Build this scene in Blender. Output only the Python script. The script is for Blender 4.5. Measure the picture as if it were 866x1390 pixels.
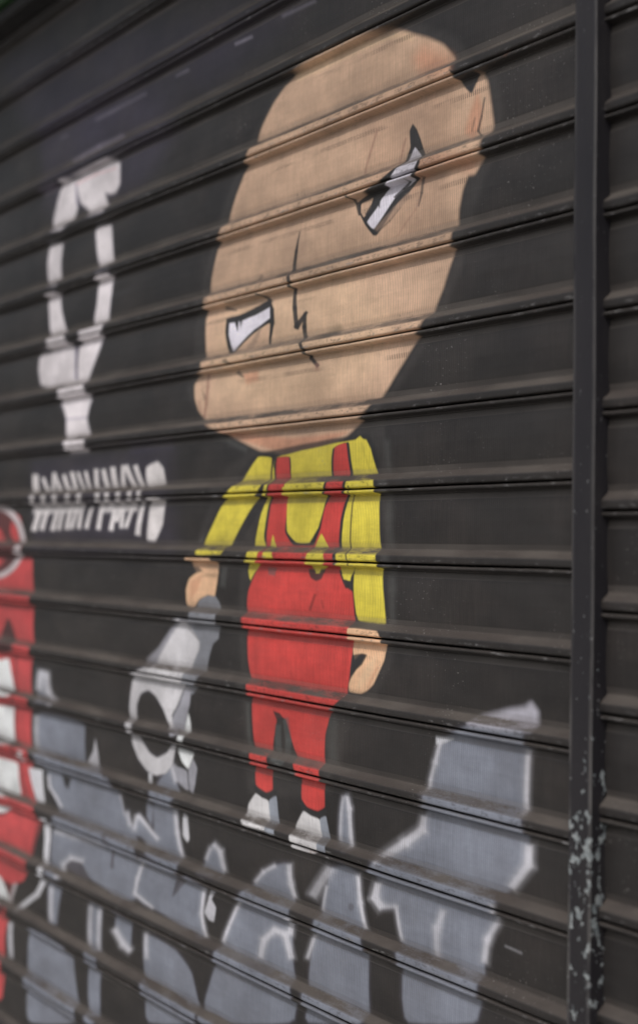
import bpy, math, random
import numpy as np
from mathutils import Vector, Matrix

scn = bpy.context.scene
for o in list(bpy.data.objects):
    bpy.data.objects.remove(o)

# ------------------------------------------------------------------ camera
cam_data = bpy.data.cameras.new("camera")
cam = bpy.data.objects.new("camera", cam_data)
scn.collection.objects.link(cam)
scn.camera = cam
R_ = Vector((0.59667482, 0.80227642, 0.01821249))
U_ = Vector((0.03038352, -0.04526431, 0.99851289))
F_ = Vector((-0.80190772, 0.59523414, 0.05138406))
CAM = Vector((0.9768507, -1.06268306, -0.68698206))
M_ = Matrix(((R_.x, U_.x, -F_.x, CAM.x), (R_.y, U_.y, -F_.y, CAM.y), (R_.z, U_.z, -F_.z, CAM.z), (0, 0, 0, 1)))
cam.matrix_world = M_
cam_data.sensor_fit = 'VERTICAL'
cam_data.sensor_height = 36.0
cam_data.sensor_width = 36.0
cam_data.lens = 36.0 * 1800.0 / 1390.0
cam_data.shift_y = -45.0 / 1390.0
cam_data.clip_start = 0.02
cam_data.clip_end = 500.0
cam_data.dof.use_dof = True
cam_data.dof.focus_distance = 1.66
cam_data.dof.aperture_fstop = 2.1

# ------------------------------------------------------------------ daylight: overcast sky and a broad weak sun
SUN_EL, SUN_AZ = math.radians(52), math.radians(20)      # azimuth measured from the wall's outward normal towards +X
sun_dir = Vector((math.sin(SUN_AZ) * math.cos(SUN_EL), -math.cos(SUN_AZ) * math.cos(SUN_EL), math.sin(SUN_EL)))
w = bpy.data.worlds.new("World")
scn.world = w
w.use_nodes = True
nt = w.node_tree
bg = nt.nodes['Background']
sky = nt.nodes.new('ShaderNodeTexSky')
sky.sky_type = 'NISHITA'
sky.sun_disc = False
sky.sun_elevation = SUN_EL
sky.sun_rotation = math.atan2(sun_dir.x, sun_dir.y)
sky.air_density = 1.0
sky.dust_density = 5.0
hsv = nt.nodes.new('ShaderNodeHueSaturation')
hsv.inputs['Saturation'].default_value = 0.5
nt.links.new(sky.outputs[0], hsv.inputs['Color'])
nt.links.new(hsv.outputs[0], bg.inputs['Color'])
bg.inputs['Strength'].default_value = 0.10
sl = bpy.data.lights.new("sun", 'SUN')
sl.energy = 1.35
sl.angle = math.radians(14)
sl.color = (1.0, 0.94, 0.90)
so = bpy.data.objects.new("sun", sl)
so.rotation_euler = sun_dir.to_track_quat('Z', 'Y').to_euler()
so.location = (0, -4, 5)
scn.collection.objects.link(so)

scn.view_settings.view_transform = 'Standard'
scn.view_settings.look = 'None'
scn.view_settings.exposure = EXPOSURE = -0.1
scn.view_settings.gamma = 1.0
scn.render.engine = 'CYCLES'
scn.cycles.max_bounces = 6

# ------------------------------------------------------------------ helpers
COL = scn.collection
rng = np.random.default_rng(7)

def tag(o, label=None, cat=None, group=None, kind=None):
    if label: o['label'] = label
    if cat: o['category'] = cat
    if group: o['group'] = group
    if kind: o['kind'] = kind
    return o

def empty(name, loc):
    o = bpy.data.objects.new(name, None)
    o.location = loc
    o.empty_display_size = 0.05
    COL.objects.link(o)
    return o

def mesh_obj(name, verts, faces, mat, parent=None, smooth=False):
    me = bpy.data.meshes.new(name)
    me.from_pydata([tuple(v) for v in verts], [], faces)
    me.update()
    me.materials.append(mat)
    if smooth:
        me.polygons.foreach_set('use_smooth', [True] * len(me.polygons))
    o = bpy.data.objects.new(name, me)
    COL.objects.link(o)
    if parent:
        o.parent = parent
        o.matrix_parent_inverse = Matrix.Translation(-parent.location)
    return o

def srgb(r, g, b, k=1.0):
    f = lambda c: (c / 255 / 12.92) if c / 255 <= 0.04045 else ((c / 255 + 0.055) / 1.055) ** 2.4
    return np.array([f(r) * k, f(g) * k, f(b) * k])

class NT:
    """small node-tree builder"""
    def __init__(self, name):
        self.m = bpy.data.materials.new(name)
        self.m.use_nodes = True
        self.t = self.m.node_tree
        self.b = self.t.nodes['Principled BSDF']
    def n(self, typ, **kw):
        nd = self.t.nodes.new(typ)
        for k, v in kw.items(): setattr(nd, k, v)
        return nd
    def l(self, a, b): self.t.links.new(a, b)
    def val(self, v):
        return v
    def _in(self, sock, v):
        if hasattr(v, 'is_output') or isinstance(v, bpy.types.NodeSocket): self.l(v, sock)
        else: sock.default_value = v
    def math(self, op, a, b=0.0, c=0.0, clamp=False):
        nd = self.n('ShaderNodeMath', operation=op, use_clamp=clamp)
        self._in(nd.inputs[0], a); self._in(nd.inputs[1], b)
        if op in ('MULTIPLY_ADD', 'SMOOTH_MIN', 'COMPARE'): self._in(nd.inputs[2], c)
        return nd.outputs[0]
    def ramp(self, v, lo, hi, a=0.0, b=1.0):
        nd = self.n('ShaderNodeMapRange', interpolation_type='SMOOTHSTEP')
        self._in(nd.inputs['Value'], v)
        nd.inputs['From Min'].default_value = lo; nd.inputs['From Max'].default_value = hi
        nd.inputs['To Min'].default_value = a; nd.inputs['To Max'].default_value = b
        return nd.outputs[0]
    def mix(self, f, a, b, mode='MIX'):
        nd = self.n('ShaderNodeMix', data_type='RGBA', blend_type=mode)
        self._in(nd.inputs[0], f); self._in(nd.inputs[6], a); self._in(nd.inputs[7], b)
        return nd.outputs[2]
    def coords(self, scale):
        tc = self.n('ShaderNodeTexCoord')
        mp = self.n('ShaderNodeMapping')
        mp.inputs['Scale'].default_value = scale
        self.l(tc.outputs['Object'], mp.inputs['Vector'])
        return mp.outputs[0]
    def noise(self, scale, vec_scale=(1, 1, 1), detail=4.0, rough=0.55):
        nd = self.n('ShaderNodeTexNoise')
        nd.inputs['Scale'].default_value = scale
        nd.inputs['Detail'].default_value = detail
        nd.inputs['Roughness'].default_value = rough
        self.l(self.coords(vec_scale), nd.inputs['Vector'])
        return nd.outputs['Fac']

# ------------------------------------------------------------------ materials
def shutter_material(name):
    T = NT(name)
    pa = T.n('ShaderNodeAttribute', attribute_name='paint')
    pr = T.n('ShaderNodeAttribute', attribute_name='prof')
    sep = T.n('ShaderNodeSeparateXYZ'); T.l(pr.outputs['Vector'], sep.inputs[0])
    h, skin, dust = sep.outputs[0], sep.outputs[1], sep.outputs[2]
    # mottled, streaky paint
    streak = T.noise(1.0, (420, 60, 22), 3)
    broad = T.noise(5.0, (1, 1, 1.6), 4)
    fine = T.noise(700.0, (1, 1, 1), 2)
    rub = T.noise(1.0, (26, 30, 240), 4)
    v = T.math('MULTIPLY_ADD', streak, 0.44, 0.78)
    v = T.math('MULTIPLY', v, T.math('MULTIPLY', T.ramp(broad, 0.3, 0.7, 0.84, 1.16), T.ramp(T.noise(26.0, (1, 1, 1.2), 5, 0.65), 0.3, 0.7, 0.90, 1.10)))
    v = T.math('MULTIPLY', v, T.ramp(rub, 0.3, 0.7, 0.975, 1.025))
    col = T.mix(1.0, pa.outputs['Color'], T_rgb(T, v), 'MULTIPLY')
    # brownish grime clouds and pale lines painting the highlight on hair-fine upright ribs
    gr = T.math('MULTIPLY', T.ramp(T.noise(7.0, (1, 1, 1.3), 5, 0.6), 0.42, 0.68), T.ramp(streak, 0.35, 0.65, 0.5, 1.0))
    col = T.mix(T.math('MULTIPLY', gr, 0.22), col, (0.085, 0.070, 0.062, 1))
    wav0 = T.n('ShaderNodeTexWave', wave_type='BANDS', bands_direction='X', wave_profile='SIN')
    wav0.inputs['Scale'].default_value = 94.0
    T.l(T.coords((1, 0, 0)), wav0.inputs['Vector'])
    ribp = T.math('MULTIPLY', T.ramp(wav0.outputs['Fac'], 0.45, 0.95), T.ramp(T.noise(6.0, (1, 1, 2.5), 3), 0.42, 0.6))
    ribp = T.math('MULTIPLY', ribp, T.math('MULTIPLY', T.ramp(h, 0.10, 0.17), T.ramp(h, 0.80, 0.74)))
    col = T.mix(T.math('MULTIPLY', ribp, 0.16), col, (0.13, 0.125, 0.12, 1))
    # dark rows of short upright marks over the ribs
    wav = T.n('ShaderNodeTexWave', wave_type='BANDS', bands_direction='X', wave_profile='SIN')
    wav.inputs['Scale'].default_value = 94.0
    T.l(T.coords((1, 0, 0)), wav.inputs['Vector'])
    wav.inputs['Distortion'].default_value = 0.0
    wsh = T.ramp(wav.outputs['Fac'], 0.35, 0.8)
    row = T.math('MULTIPLY', T.ramp(h, 0.235, 0.262), T.ramp(h, 0.325, 0.30))
    patch = T.ramp(T.noise(9.0, (1, 1, 3), 3), 0.46, 0.60)
    mark = T.math('MULTIPLY', T.math('MULTIPLY', row, patch), T.math('MULTIPLY', wsh, skin))
    col = T.mix(T.math('MULTIPLY', mark, 0.75), col, (0.045, 0.033, 0.026, 1))
    # small dark scuffs on the pale paint near the joints
    sc = T.math('MULTIPLY', T.ramp(T.noise(240.0, (1.6, 1, 1), 3), 0.60, 0.68), T.ramp(T.noise(14.0, (1, 1, 1), 2), 0.5, 0.62))
    near = T.math('ADD', T.ramp(h, 0.17, 0.05), T.ramp(h, 0.70, 0.80), clamp=True)
    sc = T.math('MULTIPLY', T.math('MULTIPLY', sc, near), T.math('MULTIPLY_ADD', skin, 0.8, 0.2))
    col = T.mix(T.math('MULTIPLY', sc, 0.8), col, (0.035, 0.03, 0.026, 1))
    # the ribs pressed into the sheet also alternate lighter and darker
    wl = T.ramp(wav.outputs['Fac'], 0.1, 0.9, 1.13, 0.87)
    ribmask = T.math('MULTIPLY', T.ramp(h, 0.10, 0.17), T.ramp(h, 0.80, 0.74))
    wl = T.math('ADD', T.math('MULTIPLY', T.math('SUBTRACT', wl, 1.0), T.math('MULTIPLY', ribmask, T.ramp(T.noise(5.0, (1, 1, 2), 3), 0.35, 0.6, 0.35, 1.0))), 1.0)
    col = T.mix(1.0, col, T_rgb(T, wl), 'MULTIPLY')
    # slat top and bottom folds: pale dust plus light on their tilt painted in
    film = T.math('ADD', T.math('MULTIPLY', T.ramp(h, 0.085, 0.10), T.ramp(h, 0.176, 0.168)), T.math('MULTIPLY', T.ramp(h, 0.728, 0.740), T.ramp(h, 0.81, 0.79)), clamp=True)
    film = T.math('MULTIPLY', film, T.ramp(T.noise(10.0, (0.6, 1, 1), 4), 0.3, 0.7, 0.05, 0.19))
    col = T.mix(film, col, (0.33, 0.30, 0.275, 1))
    # dust lying on the ledges
    dn = T.noise(60.0, (0.35, 1, 1), 5, 0.65)
    dn2 = T.noise(420.0, (1, 1, 1), 3)
    dfac = T.math('MULTIPLY', dust, T.math('ADD', T.ramp(dn, 0.30, 0.6, 0.70, 1.0), T.ramp(dn2, 0.4, 0.7, -0.05, 0.05)), clamp=True)
    dfac = T.math('MULTIPLY', dfac, T.ramp(T.noise(4.0, (1, 1, 3.0), 4, 0.7), 0.30, 0.62, 0.80, 1.03), clamp=True)
    dcol = T.mix(T.ramp(T.noise(16.0, (0.5, 1, 1), 3), 0.35, 0.65), (0.060, 0.050, 0.045, 1), (0.096, 0.084, 0.075, 1))
    col = T.mix(dfac, col, dcol)
    # specks: pale splashes and rust
    sp = T.ramp(T.noise(330.0, (1, 1, 1), 1), 0.70, 0.74)
    spz = T.ramp(T.noise(7.0, (1, 1, 1), 2), 0.52, 0.66)
    col = T.mix(T.math('MULTIPLY', T.math('MULTIPLY', sp, spz), 0.6), col, (0.30, 0.29, 0.28, 1))
    ru = T.math('MULTIPLY', T.ramp(T.noise(28.0, (0.5, 1, 1), 4), 0.66, 0.74), T.ramp(h, 0.07, 0.01))
    col = T.mix(T.math('MULTIPLY', ru, 0.8), col, (0.16, 0.065, 0.03, 1))
    # hairline scratches and dull rubbed clouds
    s1 = T.ramp(T.noise(1.0, (60, 60, 900), 2), 0.70, 0.74)
    s2 = T.ramp(T.noise(1.0, (700, 60, 50), 2), 0.71, 0.75)
    sm = T.math('MULTIPLY', T.math('ADD', s1, s2, clamp=True), T.ramp(T.noise(5.0, (1, 1, 1), 3), 0.5, 0.65))
    col = T.mix(T.math('MULTIPLY', sm, 0.22), col, (0.17, 0.165, 0.16, 1))
    # worn flecks along noses and beads, with glints painted into the colour
    edge = T.math('ADD', T.math('MULTIPLY', T.ramp(h, 0.925, 0.945), T.ramp(h, 0.985, 0.965)), T.math('MULTIPLY', T.ramp(h, 0.014, 0.022), T.ramp(h, 0.055, 0.045)), clamp=True)
    wear_glint = T.ramp(T.noise(110.0, (0.4, 1, 1), 5, 0.75), 0.54, 0.68)
    wm = T.math('MULTIPLY', T.math('MULTIPLY', wear_glint, edge), 0.7)
    col = T.mix(wm, col, (0.22, 0.22, 0.225, 1))
    grit = T.math('MULTIPLY', T.ramp(T.noise(130.0, (0.5, 1, 1), 5, 0.75), 0.50, 0.62), T.math('MULTIPLY', T.ramp(h, 0.885, 0.91), T.ramp(h, 0.99, 0.955)))
    col = T.mix(T.math('MULTIPLY', grit, 0.45), col, (0.030, 0.027, 0.026, 1))
    T.l(col, T.b.inputs['Base Color'])
    rough = T.math('ADD', T.ramp(fine, 0.3, 0.7, 0.38, 0.50), T.math('MULTIPLY', dfac, 0.4), clamp=True)
    T.l(rough, T.b.inputs['Roughness'])
    T.b.inputs['Specular IOR Level'].default_value = 0.45
    # relief: ribs, orange peel, dust grain
    hb = T.math('MULTIPLY', T.math('MULTIPLY', wav.outputs['Fac'], ribmask), 0.00005)
    hb = T.math('ADD', hb, T.math('MULTIPLY', fine, 0.00006))
    hb = T.math('ADD', hb, T.math('MULTIPLY', T.math('MULTIPLY', dn2, dfac), 0.0005))
    hb = T.math('ADD', hb, T.math('MULTIPLY', rub, 0.00008))
    bp = T.n('ShaderNodeBump'); bp.inputs['Strength'].default_value = 1.0; bp.inputs['Distance'].default_value = 1.0
    T.l(hb, bp.inputs['Height']); T.l(bp.outputs[0], T.b.inputs['Normal'])
    return T.m

def T_rgb(T, v):
    c = T.n('ShaderNodeCombineColor')
    for i in range(3): T.l(v, c.inputs[i])
    return c.outputs[0]

MAT_SHUTTER = shutter_material('painted_steel_slats')

def post_material():
    T = NT('chipped_rail_paint')
    broad = T.noise(9.0, (1, 1, 0.4), 4)
    base = T.mix(T.ramp(broad, 0.3, 0.7), (0.014, 0.013, 0.017, 1), (0.022, 0.020, 0.024, 1))
    geo = T.n('ShaderNodeNewGeometry')
    sx = T.n('ShaderNodeSeparateXYZ'); T.l(geo.outputs['Position'], sx.inputs[0])
    low = T.ramp(sx.outputs[2], -0.70, -1.02, 0.0, 1.0)
    chipn = T.noise(105.0, (1.0, 1, 0.7), 5, 0.6)
    zone = T.noise(11.0, (1.0, 1, 0.9), 2)
    thr = T.math('ADD', T.math('MULTIPLY_ADD', zone, 0.45, 0.468), T.math('MULTIPLY', low, -0.115))
    chip = T.ramp(T.math('SUBTRACT', chipn, thr), 0.035, 0.055)
    chip = T.math('MULTIPLY', chip, T.ramp(low, 0.0, 0.25))
    chcol = T.mix(T.ramp(T.noise(90.0), 0.35, 0.65), (0.20, 0.235, 0.25, 1), (0.38, 0.42, 0.43, 1))
    col = T.mix(chip, base, chcol)
    # pale worn line on the rail's arris, also painting in the light it catches
    at = T.n('ShaderNodeAttribute', attribute_name='arris')
    ew = T.math('MULTIPLY', at.outputs['Fac'], T.ramp(T.noise(40.0, (1, 1, 0.25), 4), 0.30, 0.55))
    col = T.mix(T.math('MULTIPLY', ew, T.math('MULTIPLY_ADD', low, 0.5, 0.4)), col, (0.19, 0.185, 0.18, 1))
    sp = T.math('MULTIPLY', T.ramp(T.noise(170.0, (1, 1, 0.8), 1), 0.70, 0.75), T.ramp(sx.outputs[2], -0.35, -0.8, 0.15, 0.8))
    col = T.mix(sp, col, (0.25, 0.26, 0.27, 1))
    dst = T.ramp(T.noise(22.0, (1, 1, 0.2), 4), 0.45, 0.8, 0.0, 0.35)
    col = T.mix(dst, col, (0.050, 0.046, 0.043, 1))
    T.l(col, T.b.inputs['Base Color'])
    T.b.inputs['Roughness'].default_value = 0.5
    bp = T.n('ShaderNodeBump'); bp.inputs['Distance'].default_value = 1.0
    hh = T.math('ADD', T.math('MULTIPLY', chip, -0.0004), T.math('MULTIPLY', T.noise(160.0, (1, 1, 0.6), 4), 0.0003))
    T.l(hh, bp.inputs['Height']); T.l(bp.outputs[0], T.b.inputs['Normal'])
    return T.m
MAT_POST = post_material()

def plain(name, c1, c2, scale=12.0, rough=0.7, bump=0.0008):
    T = NT(name)
    n = T.noise(scale, (1, 1, 1), 5)
    T.l(T.mix(T.ramp(n, 0.3, 0.7), (*c1, 1), (*c2, 1)), T.b.inputs['Base Color'])
    T.b.inputs['Roughness'].default_value = rough
    bp = T.n('ShaderNodeBump'); bp.inputs['Distance'].default_value = 1.0
    T.l(T.math('MULTIPLY', T.noise(scale * 14, (1, 1, 1), 4), bump), bp.inputs['Height'])
    T.l(bp.outputs[0], T.b.inputs['Normal'])
    return T.m
MAT_GREEN = plain('green_fascia_paint', (0.010, 0.050, 0.010), (0.018, 0.07, 0.014), 9, 0.5)
MAT_DARK = plain('near_black', (0.010, 0.010, 0.011), (0.02, 0.02, 0.02), 20, 0.8)
MAT_PAVE = plain('worn_concrete', (0.30, 0.285, 0.265), (0.38, 0.365, 0.34), 7, 0.9, 0.003)

# ------------------------------------------------------------------ paint colours (surface colours)
K = PAINTK = 1.72
PC = {
 'black': srgb(52, 49, 48, K), 'spray': srgb(70, 64, 88, K), 'haze2': srgb(125, 122, 135, K),
 'halo': srgb(62, 60, 59, K), 'halo2': srgb(70, 72, 71, K), 'glow': srgb(120, 119, 140, K), 'outline': srgb(40, 40, 42, K),
 'sym': srgb(194, 190, 194, K), 'symhaze': srgb(135, 130, 150, K), 'symgap': srgb(100, 94, 120, K), 'sympink': srgb(205, 150, 155, K),
 'let': srgb(192, 189, 190, K),
 'red2': srgb(160, 62, 64, K), 'ink': srgb(50, 50, 52, K), 'ink2': srgb(68, 67, 74, K), 'inkg': srgb(72, 76, 76, K), 'inksoft': srgb(88, 74, 72, K),
 'ring': srgb(160, 155, 158, K), 'tooth': srgb(188, 192, 194, K),
 'grey': srgb(103, 108, 119, K), 'edge': srgb(168, 169, 176, K), 'edge2': srgb(178, 180, 186, K), 'flare': srgb(172, 172, 184, K),
 'tooldk': srgb(108, 111, 118, K), 'toolmid': srgb(128, 129, 137, K), 'toollt': srgb(168, 168, 172, K),
 'skin': srgb(166, 140, 119, K), 'skinred': srgb(166, 116, 92, K), 'skinlt': srgb(180, 156, 128, K), 'skindk': srgb(150, 118, 98, K), 'skin2': srgb(186, 152, 122, K),
 'wrinkle': srgb(122, 88, 78, K), 'skinshade': srgb(120, 102, 90, K), 'mouth': srgb(110, 96, 76, K), 'eyewhite': srgb(182, 180, 190, K),
 'yellow': srgb(182, 170, 62, K), 'yellowdk': srgb(150, 140, 50, K), 'red': srgb(166, 56, 53, K), 'redshade': srgb(110, 36, 34, K),
 'shoe': srgb(178, 178, 180, K), 'shoegrey': srgb(120, 126, 136, K),
}
PC['black'] = np.array([0.0230, 0.0213, 0.0214])
PC['outline'] = np.array([0.024, 0.024, 0.026]); PC['ink'] = np.array([0.028, 0.028, 0.030])

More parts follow.
